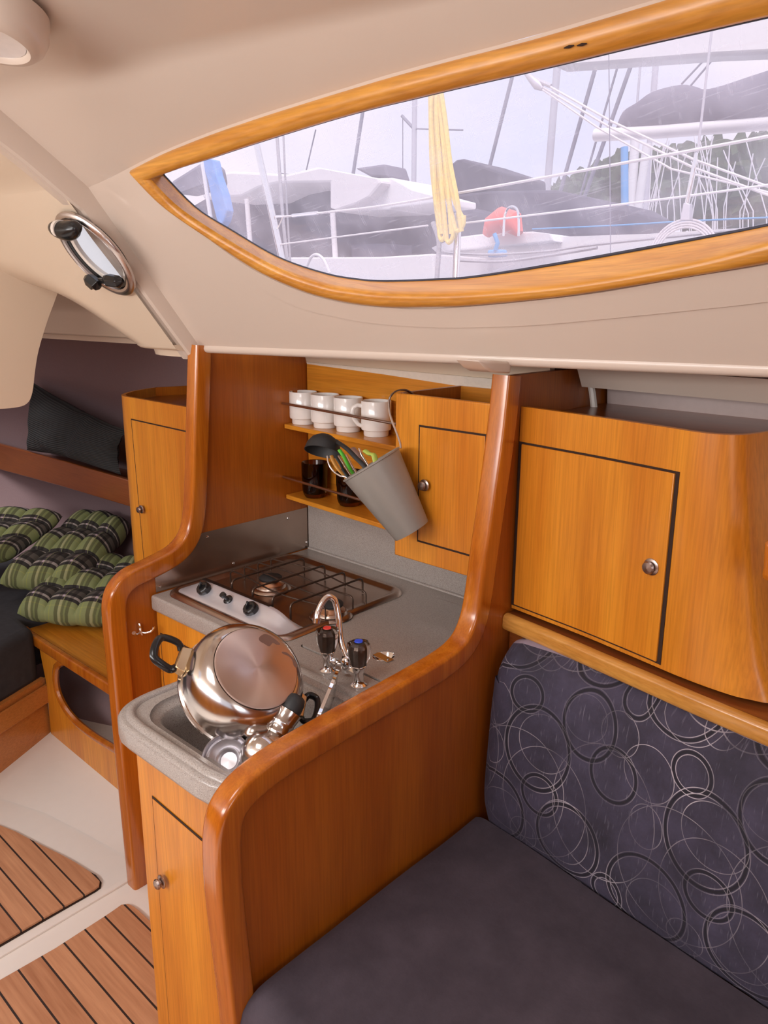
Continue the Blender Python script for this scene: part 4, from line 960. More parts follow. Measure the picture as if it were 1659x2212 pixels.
# saucepan / coffee pot in the corner
fc = atd(482, 1642, 1.165); fax = (-Fw*.82+Rt*-.25+Up*.5).normalized()
fn = thing('strainer_cup', 'small stainless strainer cup lying mouth up in the near corner of the sink', 'strainer', tuple(fc))
fc = oz(.806, 489, 1640); fax = (-Fw*.86-Rt*.10+Up*.48).normalized()
mb = MB(); mb.lathe([(.030, -.045), (.034, -.02), (.0385, -.003), (.0412, .003), (.0418, .006), (.0402, .0075), (.0385, .005), (.0375, -.002), (.0350, -.0035), (.0335, -.0010), (.0320, -.0035), (.0225, -.0085), (.0205, -.0055), (.0165, -.0075), (.0140, -.0135), (.0, -.015)], fc, fax, 56); mb.build('cup_body', 'steel_soft', fn)
def ring_text(parent, txt, c, ax_, r, z, size, start, mname):
    ax_ = ax_.normalized(); u = (Rt-ax_*Rt.dot(ax_)).normalized(); v = ax_.cross(u)
    cu = bpy.data.curves.new('stamp', 'FONT')
    for i, ch in enumerate(txt): pass
    return
# pan body behind it with a stamped steel collar and black grip
pn_ = thing('coffee_pot', 'dull stainless coffee pot with ribbed collar and black knob, half hidden behind the nosing', 'coffee pot', tuple(atd(560, 1600, 1.24)))
q0 = oz(.815, 580, 1612); q1 = oy(.945, 616, 1552); qa = (q1-q0).normalized()
mb = MB(); mb.lathe([(.024, -.05), (.034, -.038), (.040, -.024), (.042, -.010), (.039, .003), (.032, .011), (.023, .017), (.019, .024)], q0, qa, 48); mb.build('body', 'steel', pn_)
ql = (q1-q0).length
mb = MB(); mb.lathe([(.020, .022), (.023, .026), (.021, .030), (.021, .040), (.0225, .042), (.0225, .045), (.0215, .047), (.023, .060), (.0235, .066), (.020, .067), (.0, .067)], q0, qa, 40); mb.build('collar', 'steel', pn_)
mb = MB(); mb.lathe([(.019, .066), (.0195, .072), (.018, .086), (.014, .094), (.008, .097), (.0, .098)], q0, qa, 32); mb.build('knob', 'matt_black', pn_)
# glass lid leaning in the sink by the tap
lp = [oy(.985, x, y) for x, y in ((722, 1462), (668, 1592))]
lc_ = oy(.985, 697, 1526); la = (lp[0]-lp[1]).normalized(); ln = (Rt*.97+Up*.30+Fw*.12); ln = (ln-la*ln.dot(la)).normalized()
gld = thing('glass_lid', 'clear glass pot lid with steel rim standing on edge beside the tap', 'lid', tuple(lc_))
mb = MB(); mb.lathe([(.0, .016), (.03, .014), (.055, .007), (.070, .001), (.070, -.001), (.055, .005), (.03, .012), (.0, .014)], lc_, ln, 48); mb.build('lid_glass', 'clear_glass', gld)
mb = MB(); mb.lathe([(.069, -.003), (.0735, -.003), (.0740, .003), (.069, .004), (.069, -.003)], lc_, ln, 56); mb.build('lid_rim', 'chrome', gld)

# ================================================================ SALOON LOCKER (right), fiddle rail, settee
plan = catmull([V(1.338, .868, 0), V(1.327, .78, 0), V(1.314, .68, 0), V(1.300, .60, 0), V(1.287, .53, 0), V(1.277, .485, 0), V(1.279, .45, 0), V(1.297, .422, 0), V(1.335, .405, 0), V(1.45, .385, 0), V(1.72, .35, 0)], 6)
sk = thing('saloon_locker', 'large orange wood locker with rounded corner and one door above the settee', 'locker', (1.35, .6, .91))
ZB, ZT = .905, 1.344
def wall_strip(mb, pts, z0, z1, th=.014):
    rg = []
    for i, p in enumerate(pts):
        a = pts[max(i-1, 0)]; b = pts[min(i+1, len(pts)-1)]; t = (b-a).normalized(); n = V(t.y, -t.x, 0)
        if n.x < 0 and i < len(pts)*.7: n = -n
        n = V(-t.y, t.x, 0)
        rg.append([V(p.x, p.y, z0), V(p.x, p.y, z1), V(p.x+n.x*th, p.y+n.y*th, z1), V(p.x+n.x*th, p.y+n.y*th, z0)])
    mb.loft(rg)
planb = catmull([V(1.338, .868, 0), V(1.327, .78, 0), V(1.314, .68, 0), V(1.300, .60, 0), V(1.287, .53, 0), V(1.276, .47, 0), V(1.270, .40, 0), V(1.275, .35, 0), V(1.305, .305, 0), V(1.45, .27, 0), V(1.72, .24, 0)], 6)
mb = MB(); rg = []
for k in range(9):
    t = k/8; rg.append([V(b.x+(a.x-b.x)*t**.6, b.y+(a.y-b.y)*t**.6, ZB+(ZT-ZB)*t) for a, b in zip(plan, planb)])
rg.append([p+V(.014, .004, 0) for p in rg[-1]]); mb.loft(rg, closed=False); mb.build('carcass_front', 'wood', sk)
def nrm_at(pts, i):
    t = (pts[min(i+1, len(pts)-1)]-pts[max(i-1, 0)]).normalized(); return V(t.y, -t.x, 0) if V(t.y, -t.x, 0).x < 0 else V(-t.y, t.x, 0)
ia = [i for i, p in enumerate(plan) if .512 < p.y < .862]
dz0, dz1 = .917, 1.268
def strip_on(pts, o, z0, z1, name, m, parent, bev=.0012):
    mb = MB(); rg = []
    for i, p in pts: n = nrm_at(plan, i); rg.append([p+n*(o[0])+V(0, 0, z0), p+n*(o[0])+V(0, 0, z1), p+n*o[1]+V(0, 0, z1), p+n*o[1]+V(0, 0, z0)])
    mb.loft(rg); return mb.build(name, m, parent, bevel=bev)
sel = [(i, plan[i]) for i in ia]
strip_on([(i, plan[i]) for i in range(ia[0]-1 if ia[0] else 0, ia[-1]+2) if plan[i].y > .500], (.0002, .0012), dz0-.004, dz1+.004, 'door_gap', 'gap', sk, 0)
dr = strip_on(sel, (.0002, .005), dz0, dz1, 'door', 'wood', sk)
kp = [p for i, p in sel if abs(p.y-.555) < .02]; kz = ox(1.280, 1411, 1227); kk = min(sel, key=lambda q: abs(q[1].y-kz.y))
knob(dr, V(kk[1].x, kk[1].y, kz.z)+nrm_at(plan, kk[0])*.005, nrm_at(plan, kk[0]), .0125)
mb = MB(); mb.prism([V(p.x+.012, p.y, 1.315) for p in plan]+[V(1.73, .868, 1.315)], V(0, 0, .004)); mb.build('top_tray', 'dark_wood', sk, smooth=False)
# settee back ledge with wooden rail
rl = thing('fiddle_rail', 'light oak rail along the ledge between settee back and locker', 'rail', (1.26, .6, .88))
rp_ = catmull([V(1.322, .868, 0), V(1.303, .74, 0), V(1.282, .62, 0), V(1.262, .50, 0), V(1.250, .43, 0), V(1.232, .302, 0), V(1.19, 0, 0), V(1.14, -.5, 0)], 5)
mb = MB(); mb.sweep([V(p.x, p.y, .879) for p in rp_], V(0, 0, 1), [(a-.0, b) for a, b in roundsec(.013, .019, .011, 4, cx=0)]); mb.build('rail', 'trim_y', rl)
mb = MB(); mb.prism([V(p.x+.008, p.y, .888) for p in rp_]+[V(1.70, -.5, .888), V(1.70, .868, .888)], V(0, 0, .008)); mb.build('ledge', 'dark_wood', rl, smooth=False)
mb = MB(); wall_strip(mb, [V(p.x+.014, p.y, 0) for p in rp_], .0, .893, .01); mb.build('backing', 'dark_wood', rl, smooth=False)
# little wooden block at the right edge of the frame
mb = MB(); bb = [ox(1.20, x, y) for x, y in ((1650, 1166), (1646, 1230), (1641, 1252), (1700, 1275), (1705, 1180))]
# seat back cushion
sb = thing('back_cushion', 'purple grey settee backrest cushion embroidered with interlocking rings', 'cushion', (1.28, .5, .46))
fb = [V(1.224, .855, .452), V(1.190, .53, .452), V(1.150, .21, .452), V(1.07, -.45, .452)]
ft_ = [V(1.243, .862, .838), V(1.268, .60, .838)]
ft_ = [V(1.240, .855, .842), V(1.288, .742, .842), V(1.276, .5, .842), V(1.247, .348, .842), V(1.15, -.45, .842)]
fbr = resample(fb, 49); ftp = resample([V(1.262, .855, .862)]+[oz(.862, x, y) for x, y in ((1193, 1417), (1310, 1462), (1430, 1515), (1594, 1598))]+[V(1.15, -.1, .862), V(1.09, -.45, .862)], 49)
mb = MB(); rg = []
import itertools
nS = 49
prof = [(0, 0), (.02, -.006), (.12, -.014), (.3, -.018), (.55, -.018), (.78, -.013), (.92, -.005), (.97, .002), (1.0, .014)]
def sbp(i, s, o):
    a, b = fbr[i], ftp[i]; t = (fbr[min(i+1, nS-1)]-fbr[max(i-1, 0)]).normalized(); n = V(t.y, -t.x, 0); n = -n if n.x < 0 else n
    return a.lerp(b, s)+n*o
L_ = [0]
for i in range(1, nS): L_.append(L_[-1]+(fbr[i]-fbr[i-1]).length)
vs = []; uvs = []; K = 28
sprof = []
for k in range(K+1):
    t = k/K; e = .018*(1-abs(2*t-1)**6); sprof.append((t, -e + (.016*max(0, (t-.93)/.07)**2)))
for i in range(nS):
    # round the forward end a little
    e = 0; d0 = L_[i]
    endr = .03*(1-min(1, d0/.05))**2
    for t, o in sprof:
        p = sbp(i, t, o+endr); 
        if d0 < .05: p.z -= (.045*(1-d0/.05)**2) if t > .8 else 0
        p += V(0, 0, 0); w_ = noise.noise(p*6)*.004; p += V(w_, 0, 0)
        vs.append(p); uvs.append((d0, t*.39))
fs_ = [(i*(K+1)+k, (i+1)*(K+1)+k, (i+1)*(K+1)+k+1, i*(K+1)+k+1) for i in range(nS-1) for k in range(K)]
mb.add(vs, fs_, uvs); mb.build('ring_fabric_face', 'velour_rings', sb)
mb = MB(); rg = []
for i in range(nS):
    f0 = vs[i*(K+1)+K]; t = (fbr[min(i+1, nS-1)]-fbr[max(i-1, 0)]).normalized(); n = V(t.y, -t.x, 0); n = -n if n.x < 0 else n
    rg.append([f0, f0+n*.010+V(0, 0, .003), f0+n*.030+V(0, 0, .002), f0+n*.045-V(0, 0, .004), f0+n*.052-V(0, 0, .03), f0+n*.055-V(0, 0, .37)])
rgc = rg; mb.loft(rgc, closed=False); mb.build('plain_top', 'velour_edge', sb)
mb = MB(); mb.loft([[p for p in vs[0:K+1]], [p+V(.05, .0, -.005) for p in vs[0:K+1]]], closed=False); mb.build('end_panel', 'velour_rings', sb)
# seat cushion
se = thing('seat_cushion', 'plain dark purple grey velour seat cushion filling the foreground', 'cushion', (.9, .3, .35))
pts_out = [V(.600, .850, 0), V(1.215, .857, 0), V(1.18, .53, 0), V(1.14, .21, 0), V(1.06, -.45, 0), V(.62, -.45, 0), V(.575, .1, 0), V(.575, .6, 0), V(.585, .79, 0)]
def seatf(u, v):
    # u inboard->outboard, v aft->forward
    y = -.45+v*1.307; xi = .560+.02*math.sin(y*2); xo = 1.06+(y+.45)*.122
    x = xi+(xo-xi)*u
    du = min(u, 1)*(xo-xi); r = .055
    z = .462
    if du < r: z -= (r-math.sqrt(max(0, r*r-(r-du)**2)))*1.0
    dv = (1-v)*1.307
    if dv < .03: z -= .010*(1-dv/.03)**2
    z += .006*noise.noise(V(x*5, y*5, 1))+.004*math.sin(u*PI)
    x += .0
    return V(x, y, z)
mb = MB(); mb.patch(seatf, 60, 90)
mb.patch(lambda u, v: V(seatf(0, v).x+.004*math.sin(PI*u), seatf(0, v).y, .407-(u)*.10), 4, 90)
mb.build('cushion_top', 'velour', se, merge=True)
mb = MB(); mb.box((.60, -.45, .26), (1.2, .857, .31)); mb.build('underside', 'velour', se)
sbx = thing('settee_box', 'orange wood box under the settee cushion', 'box', (.9, .2, 0))
mb = MB(); mb.box((.61, -.45, 0), (1.2, .868, .262)); mb.build('box', 'wood', sbx, smooth=False)

# ================================================================ FORWARD CABIN FURNITURE
fk = thing('forward_locker', 'tall orange wood locker with a narrow door left of the forward partition', 'locker', (1.3, 1.95, .6))
XK = 1.2
fpl = catmull([V(1.40, 2.37, 0), V(1.31, 2.33, 0), V(1.235, 2.275, 0), V(1.203, 2.22, 0), V(XK, 2.15, 0), V(XK, 1.95, 0), V(XK, 1.735, 0)], 5)
mb = MB(); rg = []
for p in fpl:
    rg.append([V(p.x, p.y+max(0, (p.y-2.15))*.0, .55), V(p.x, p.y, 1.258), V(p.x+.012, p.y-.004, 1.258), V(p.x+.012, p.y-.004, .55)])
mb.loft(rg); mb.build('carcass_front', 'wood', fk)
mb = MB(); mb.prism([V(p.x+.01, p.y-.003, 1.225) for p in fpl]+[V(1.66, 1.735, 1.225), V(1.66, 2.37, 1.225)], V(0, 0, .004)); mb.build('top_tray', 'dark_wood', fk, smooth=False)
mb = MB(); mb.prism([V(1.40, 2.37, .55), V(1.40, 2.37, 1.258), V(1.70, 2.30, 1.258), V(1.70, 2.30, .55)], V(0, -.01, 0)); mb.build('side', 'wood_shaded', fk, smooth=False)
door_panel(fk, [ox(XK, 285, 907), ox(XK, 313, 1215), V(XK, 1.745, .73), V(XK, 1.745, 1.186)], (-1, 0, 0), knob_at=ox(XK-.008, 307, 1100))
# berth shelf rail
mb = MB()
a = [ox(1.40, x, y) for x, y in ((-120, 922), (0, 960), (140, 997), (285, 1040))]; b = [ox(1.40, x, y) for x, y in ((-120, 975), (0, 1015), (140, 1053), (285, 1096))]
mb.prism(a+b[::-1], V(.02, 0, 0)); o = mb.build('shelf_fiddle_board', 'dark_wood', bevel=.004, base=tuple(a[2])); tag(o, 'reddish brown wood board running along the hull above the plaid cushions', 'shelf board')
mb = MB(); mb.prism([V(1.41, 4.2, .84), V(1.41, 2.4, .84), V(1.72, 2.4, .84), V(1.6, 4.2, .84)], V(0, 0, .01)); o2 = mb.build('hull_shelf', 'dark_wood', smooth=False, base=(1.5, 3, .84)); tag(o2, 'narrow shelf against the hull under the corduroy pillow', 'shelf')
# bench with oval opening
bn = thing('forward_bench', 'orange wood bench box with a rounded cut-out beyond the partition', 'bench', (1.2, 2.2, 0))
XQ = 1.03
BT = .372
bpts = [ox(XQ, 84, 1395), ox(XQ, 101, 1480), ox(XQ, 110, 1588), V(XQ, 1.735, 0), V(XQ, 1.735, BT-.012)]
bpts[2].z = 0.0; bpts[0].z = BT-.012
hol = catmull([ox(XQ, x, y) for x, y in [(131, 1432), (120, 1442), (118, 1470), (124, 1500), (140, 1532), (165, 1562), (200, 1590), (235, 1612), (262, 1628), (300, 1650), (318, 1640), (310, 1560), (262, 1508), (205, 1470), (160, 1441), (142, 1432)]], 4, closed=True)
mb = MB(); mb.prism(bpts, V(.016, 0, 0), [hol[::-1]]); mb.build('bench_side', 'wood', bn, smooth=False)
mb = MB(); mb.tube([p+V(.004, 0, 0) for p in hol], .011, 8, closed=True, sy=1.2); mb.build('opening_trim', 'trim', bn)
tpx = [(50, 1353), (66, 1368), (160, 1428), (250, 1485)]
e = [oz(BT+.018, x, y) for x, y in tpx]; 
tl = [e[0], e[1], e[2], e[3], V(e[3].x+.012, 1.735, BT+.018), V(1.5, 1.735, BT+.018), V(1.5, e[0].y+.08, BT+.018)]
mb = MB(); mb.prism([V(p.x, p.y, BT-.012) for p in tl], V(0, 0, .022)); mb.build('bench_top', 'wood_y', bn, bevel=.004)
fe = [V(p.x, p.y, BT+.004) for p in tl[:5]]
mb = MB(); mb.sweep(fe, V(0, 0, 1), roundsec(.012, .019, .006, 3)); mb.build('top_edge', 'trim', bn)
mb = MB(); mb.patch(lambda u, v: V(1.06+.35*u, 1.75+.85*v, .06+.14*u*u+.02*math.sin(4*v)), 10, 10); mb.build('inner_moulding', 'white_plastic', bn)
mb = MB(); mb.box((1.44, 1.75, 0), (1.45, 2.7, .34)); mb.build('inner_back', 'dark_wood', bn, smooth=False)
# berth front and cushion
bf = thing('berth_panel', 'orange wood panel closing the front of the forward berth', 'panel', (.9, 2.6, 0))
c1 = V(1.035, 2.605, 0); c2 = oz(0, 0, 1676); dr_ = (c2-c1); dr_.z = 0; dr_.normalize(); c3 = c1+dr_*.9
mb = MB(); mb.prism([c1, c3, c3+V(0, 0, .24), c1+V(0, 0, .24)], V(-dr_.y, dr_.x, 0)*-.02 if (V(-dr_.y, dr_.x, 0)*-.02).y > 0 else V(-dr_.y, dr_.x, 0)*.02); mb.build('panel', 'berth_wood', bf, smooth=False)
nn = V(-dr_.y, dr_.x, 0); nn = nn if nn.y < 0 else -nn
mb = MB(); q = [c1+nn*.004, c3+nn*.004, c3+nn*.004+V(0, 0, .07), c1+nn*.004+V(0, 0, .07)]; mb.prism([p+V(0, 0, .150) for p in q], nn*.010); mb.build('top_rail', 'berth_wood', bf, bevel=.003)
bcu = MB(); g1 = c1-nn*.012+V(-.01, 0, 0); g2 = c3-nn*.012
bcu.prism([V(g1.x, g1.y, .222), V(g2.x, g2.y, .222), V(g2.x-.1, 3.7, .222), V(1.3, 3.7, .222), V(1.3, 2.74, .222), V(1.03, 2.74, .222)], V(0, 0, .21))
o = bcu.build('berth_cushion', 'berth_cushion', bevel=.03, seg=4, base=(.9, 2.8, .22)); tag(o, 'black leathery berth cushion at the left edge below the plaid cushions', 'cushion')
# plaid chair pads
def pad_cushion(name, label, c, th, m, n=(3, 3), group=None, sag=0, name_parts=True, tuft=.42, seed=0):
    c = [Vector(p) for p in c]; nx = (c[1]-c[0]).cross(c[3]-c[0]).normalized()
    if nx.z < 0: nx = -nx
    def f(sg):
        def g(u, v):
            # superellipse corner rounding
            a, b = 2*u-1, 2*v-1
            a2 = a*math.sqrt(max(0, 1-.16*b*b)); b2 = b*math.sqrt(max(0, 1-.16*a*a)); uu, vv = (a2+1)/2, (b2+1)/2
            p = (c[0]*(1-uu)+c[1]*uu)*(1-vv)+(c[3]*(1-uu)+c[2]*uu)*vv
            edge = (1-a**6)*(1-b**6); edge = max(0, edge)**.27
            q = abs(math.sin(PI*n[0]*u))**.5*abs(math.sin(PI*n[1]*v))**.5
            # quilting valleys stop before the border
            w_ = (1-tuft)+tuft*q; w_ = w_*(1-max(abs(a), abs(b))**8*.3)
            h = th*.5*edge*w_*(1.0 if sg > 0 else .8)
            return p+nx*(h*sg)+V(0, 0, sag*math.sin(PI*u)*math.sin(PI*v))+nx*.006*noise.noise(V(u*3+seed, v*3, seed))
        return g
    mb = MB(); mb.patch(f(1), 54, 54); mb.patch(f(-1), 54, 54)
    o = mb.build(name, m, merge=True, base=tuple(c[0])); tag(o, label, 'cushion', group); return o
G_ = 'plaid cushions piled on the berth'
z0 = .445
pad_cushion('plaid_cushion', 'tufted green and grey plaid cushion lying nearest on the bench edge', [oz(.435, 22, 1330), oz(.425, 232, 1352), oz(.53, 345, 1215), oz(.53, 160, 1205)], .15, 'plaid', group=G_, seed=1)
pad_cushion('plaid_cushion', 'tufted green and grey plaid cushion in the middle, propped against the locker side', [oz(.50, -20, 1268), oz(.50, 172, 1268), oz(.66, 292, 1130), oz(.66, 190, 1108)], .16, 'plaid', group=G_, seed=4)
pad_cushion('plaid_cushion', 'dim green and grey plaid cushion cut by the left edge of the photo', [oz(.56, -170, 1235), oz(.57, 22, 1205), oz(.70, 150, 1112), oz(.70, -70, 1098)], .12, 'plaid', group=G_, seed=9)
# corduroy pillow
def PXp(px, py, x=1.44): return ox(x, px, py)
pc_ = [PXp(58, 972, 1.41), PXp(262, 1026, 1.41), PXp(275, 930, 1.49), PXp(64, 822, 1.49)]
def pil(sg):
    def g(u, v):
        p = (pc_[0]*(1-u)+pc_[1]*u)*(1-v)+(pc_[3]*(1-u)+pc_[2]*u)*v
        a, b = 2*u-1, 2*v-1; e = max(0, (1-a*a)*(1-b*b))**.5
        crease = 1-.45*math.exp(-((u-.58-.2*(v-.5))/.07)**2)
        pin = V(0, 0, 0)
        pinch = (pc_[0]+pc_[1]+pc_[2]+pc_[3])/4-p
        return p+pinch*.13*(max(0, 1-a*a)*b*b*abs(b)+max(0, 1-b*b)*a*a*abs(a))+V(-1, -.15, .1)*(.075*e*crease*sg)+V(-1, 0, 0)*.012*noise.noise(V(u*4, v*4, 3))
    return g
mb = MB(); mb.patch(pil(1), 40, 40); mb.patch(pil(-.6), 40, 40)
o = mb.build('corduroy_pillow', 'corduroy', merge=True, base=tuple(pc_[0])); tag(o, 'black corduroy pillow slumped on the hull shelf', 'pillow')
# white bracket/pipe by the aft partition above the locker
mb = MB(); mb.tube([ox(1.62, x, y) for x, y in ((1275, 822), (1280, 850), (1284, 886))], .008, 8); mb.tube([ox(1.6, 1248, 826), ox(1.6, 1262, 823), ox(1.61, 1276, 822)], .006, 8)
o = mb.build('cable_conduit', 'white_plastic', base=tuple(ox(1.62, 1280, 850))); tag(o, 'short white cable conduit above the saloon locker', 'conduit')
mb = MB(); mb.prism(bb, V(.05, 0, 0)); o = mb.build('grab_handle', 'trim', bevel=.008, seg=3, base=tuple(bb[0])); tag(o, 'varnished wooden grab handle end at the right edge, above the settee', 'handle')

# ================================================================ OUTSIDE: deck gear and marina
mb = MB(); mb.box((-40, -60, -1.2), (300, 300, -1.1)); struct(mb.build('ground_water', 'water', smooth=False), 'harbour water', 'water')
# own side deck
mb = MB(); mb.prism([V(1.35, 5, 1.44), V(1.45, -4, 1.44), V(2.15, -4, 1.40), V(1.6, 5, 1.40)], V(0, 0, .03))
struct(mb.build('trim_6', 'sea_white', smooth=False), 'white side deck outside the window', 'trim')
def line(name, label, cat, pts, x, r, m, group=None, n=6, sm=True):
    P = [ox(x if not isinstance(x, (list, tuple)) else x[i], a, b) for i, (a, b) in enumerate(pts)]
    if sm and len(P) > 2: P = catmull(P, 5)
    mb = MB(); mb.tube(P, r, n); o = mb.build(name, m, base=tuple(P[0])); return tag(o, label, cat, group)
XR = 2.0
stn = thing('stanchion', 'polished steel lifeline stanchion seen at the left of the window', 'stanchion', tuple(ox(XR, 605, 545)), 'lifeline stanchions')
mb = MB(); P0, P1 = ox(XR, 552, 300), ox(XR, 633, 668); mb.tube([P0, P1], .013, 14); mb.build('post', 'chrome', stn)
mb = MB(); q = ox(XR, 592, 468); mb.tube([q, ox(XR, 612, 467)], .005, 8); mb.tube([ox(XR, 612, 468), ox(XR, 597, 500)], .003, 6); mb.build('lug', 'chrome', stn)
stn = thing('stanchion', 'polished steel stanchion below the yellow rope coil', 'stanchion', tuple(ox(XR, 980, 620)), 'lifeline stanchions')
mb = MB(); mb.tube([ox(XR, 990, 460), ox(XR, 979, 740)], .0115, 14); mb.build('post', 'chrome', stn)
line('lifeline', 'white lifeline sloping up to the right edge, the upper one', 'wire', [(613, 468), (720, 457), (830, 444), (1000, 415), (1250, 370), (1700, 287)], XR-.01, .0042, 'rope_white', 'lifelines')
line('lifeline', 'thin white lifeline below the upper one, right of the yellow coil', 'wire', [(1003, 482), (1230, 455), (1450, 428), (1700, 394)], XR, .0032, 'rope_white', 'lifelines')
line('lifeline', 'thin white lower lifeline between the two stanchions', 'wire', [(605, 528), (760, 508), (925, 487)], XR, .003, 'rope_white', 'lifelines')
mb = MB(); mb.tube([ox(XR-.012, 632, 466), ox(XR-.012, 686, 460)], .0065, 8); o = mb.build('turnbuckle', 'chrome', base=tuple(ox(XR, 640, 466))); tag(o, 'steel turnbuckle tensioning the upper lifeline beside the left stanchion', 'turnbuckle')
line('halyard', 'pale braided halyard rope beside the left stanchion', 'rope', [(598, 290), (606, 400), (612, 480), (622, 575)], XR+.05, .0065, 'rope_grey', 'hanging ropes')
line('halyard', 'thin dark halyard just right of the left stanchion', 'rope', [(612, 290), (617, 400), (623, 500), (628, 575)], XR+.08, .004, 'rope_grey', 'hanging ropes')
line('halyard', 'frayed grey rope end hanging below the yellow coil', 'rope', [(935, 480), (948, 520), (946, 570), (942, 620)], XR, .008, 'rope_grey', 'hanging ropes')
yr = thing('yellow_rope_coil', 'yellow rope coil hanging in loose strands outside the window', 'rope', tuple(ox(XR, 955, 205)))
mb = MB()
for i, (xt, xm, xb, yb) in enumerate(((930, 933, 948, 490), (936, 940, 955, 505), (944, 950, 965, 520), (950, 962, 975, 505), (941, 955, 985, 500), (952, 972, 997, 500), (946, 968, 1001, 475), (938, 945, 962, 515), (933, 937, 951, 470))):
    dx = .006*math.sin(i*2.1)
    P = [ox(XR-.05+dx, xt, 196), ox(XR-.055+dx, (xt*2+xm)/3-3*math.sin(i), 260), ox(XR-.06+dx, xm, 350), ox(XR-.06+dx, (xm+xb)/2+4*math.sin(i*3), 430), ox(XR-.05, xb, yb)]
    mb.tube(catmull(P, 5), .0075, 8)
mb.build('strands', 'rope_yellow', yr)
mb = MB()
for (x0, x1, y) in ((948, 962, 515), (962, 978, 520), (976, 1000, 495)):
    P = [ox(XR-.05, x0, y-25), ox(XR-.05, x0+2, y-5), ox(XR-.05, (x0+x1)/2, y+4), ox(XR-.05, x1, y-8), ox(XR-.05, x1+2, y-30)]; mb.tube(catmull(P, 4), .007, 8)
mb.build('loops', 'rope_yellow', yr)
# shroud with turnbuckle and rigging screw
sh = thing('shroud', 'steel shroud wire with chrome turnbuckle rising from the deck, right of centre', 'rigging', tuple(ox(XR, 1477, 480)))
mb = MB(); mb.tube([ox(XR, 1545, 0), ox(XR, 1507, 330)], .0032, 8); mb.build('wire', 'alloy', sh)
mb = MB(); mb.tube([ox(XR, 1506, 318), ox(XR, 1496, 380), ox(XR, 1484, 440)], [.0042, .0065, .006], 10); mb.build('turnbuckle', 'chrome', sh)
mb = MB(); mb.prism([ox(XR-.01, x, y) for x, y in ((1476, 438), (1490, 440), (1490, 476), (1468, 476))], V(.02, 0, 0)); mb.build('toggle', 'alloy', sh, bevel=.002)
line('wire_stay', 'very thin wire running straight down right of the blocks', 'wire', [(1315, 100), (1317, 300), (1319, 570)], XR-.1, .0014, 'stay_dark', 'thin stays')
wh = thing('coiled_hoop', 'white concentric coiled hoop on deck at the lower right of the window', 'coil', tuple(ox(XR+.1, 1475, 540)))
mb = MB(); cw = ox(XR+.1, 1475, 553); s = (ox(XR+.1, 1550, 553)-cw).length
for k, r in enumerate((1.0, .93, .86, .79)): mb.tube([cw+V(0, s*r*math.cos(t*PI/24), s*r*math.sin(t*PI/24)) for t in range(48)], s*.032, 8, closed=True)
mb.build('loops', 'rope_white', wh)
mb = MB(); mb.tube([cw+V(0, 0, -s*.75), V(cw.x, cw.y, 1.425)], .008, 8); mb.build('bracket', 'alloy', wh)
mb = MB()
for d in (0, 9): mb.tube([ox(XR+.05, 1140, 160+d), ox(XR+.05, 1320, 262+d*1.6), ox(XR+.05, 1500, 345+d*2), ox(XR+.05, 1700, 418+d*2)], .0035, 6)
mb.tube([ox(XR+.05, 1145, 175), ox(XR+.05, 1290, 275), ox(XR+.05, 1450, 365), ox(XR+.05, 1700, 425)], .003, 6)
o = mb.build('mainsheet', 'rope_white', base=tuple(ox(XR, 1160, 180))); tag(o, 'several white mainsheet ropes descending to the right edge', 'rope')
mb = MB(); mb.tube([ox(XR+.05, 1132, 156), ox(XR+.05, 1146, 168), ox(XR+.05, 1162, 184), ox(XR+.05, 1172, 192)], [.003, .010, .014, .006], 10); mb.tube([ox(XR+.05, 1158, 172), ox(XR+.05, 1190, 186)], .006, 8)
o = mb.build('pulley_block', 'alloy', base=tuple(ox(XR, 1150, 170))); tag(o, 'pale pulley block at the top of the mainsheet ropes', 'pulley')
# neighbouring boats
def slab(parent, name, px, x, th, m, bev=.0):
    P = [ox(x, a, b) for a, b in px]; mb = MB(); mb.prism(P, V(th, 0, 0)); return mb.build(name, m, parent, smooth=False, bevel=bev)
XB2 = 4.5
b1 = thing('moored_sailboat', 'white sailboat moored alongside with a pale canvas dodger, seen at the left of the window', 'boat', tuple(ox(XB2, 700, 650)))
slab(b1, 'deck', [(300, 575), (560, 560), (610, 556), (820, 555), (935, 548), (940, 640), (300, 760)], XB2-.2, 1.2, 'sea_white', .03)
slab(b1, 'cabin_cover', [(350, 560), (365, 470), (430, 432), (540, 385), (600, 372), (720, 392), (930, 440), (935, 552), (820, 556), (700, 560), (560, 563)], XB2+.6, 1.2, 'cover_dark', .05)
slab(b1, 'dodger', [(420, 385), (500, 370), (620, 376), (683, 361), (820, 386), (825, 395), (800, 425), (760, 445), (730, 455), (712, 450), (712, 395), (600, 396), (560, 405), (520, 425), (440, 430)], XB2, .6, 'pale_canvas', .04)
slab(b1, 'sprayhood', [(815, 385), (845, 384), (895, 412), (940, 424), (940, 438), (845, 450), (840, 453), (728, 458)], XB2+.1, .5, 'sea_white', .03)
slab(b1, 'canopy_cover', [(765, 363), (830, 354), (840, 384), (800, 382)], XB2+.9, .3, 'cover_grey', .02)
for i, (x0, y0, x1, y1) in enumerate(((533, 430, 543, 560), (718, 455, 726, 580))):
    mb = MB(); mb.tube([ox(XB2-.05, x0, y0), ox(XB2-.05, x1, y1)], .022, 10); mb.build('support_post', 'pale_canvas', b1)
mb = MB(); mb.tube(catmull([ox(XB2-.3, x, y) for x, y in ((663, 575), (672, 556), (685, 550), (700, 562), (712, 590))], 4), .012, 8); mb.build('rail_hoop', 'sea_white', b1)
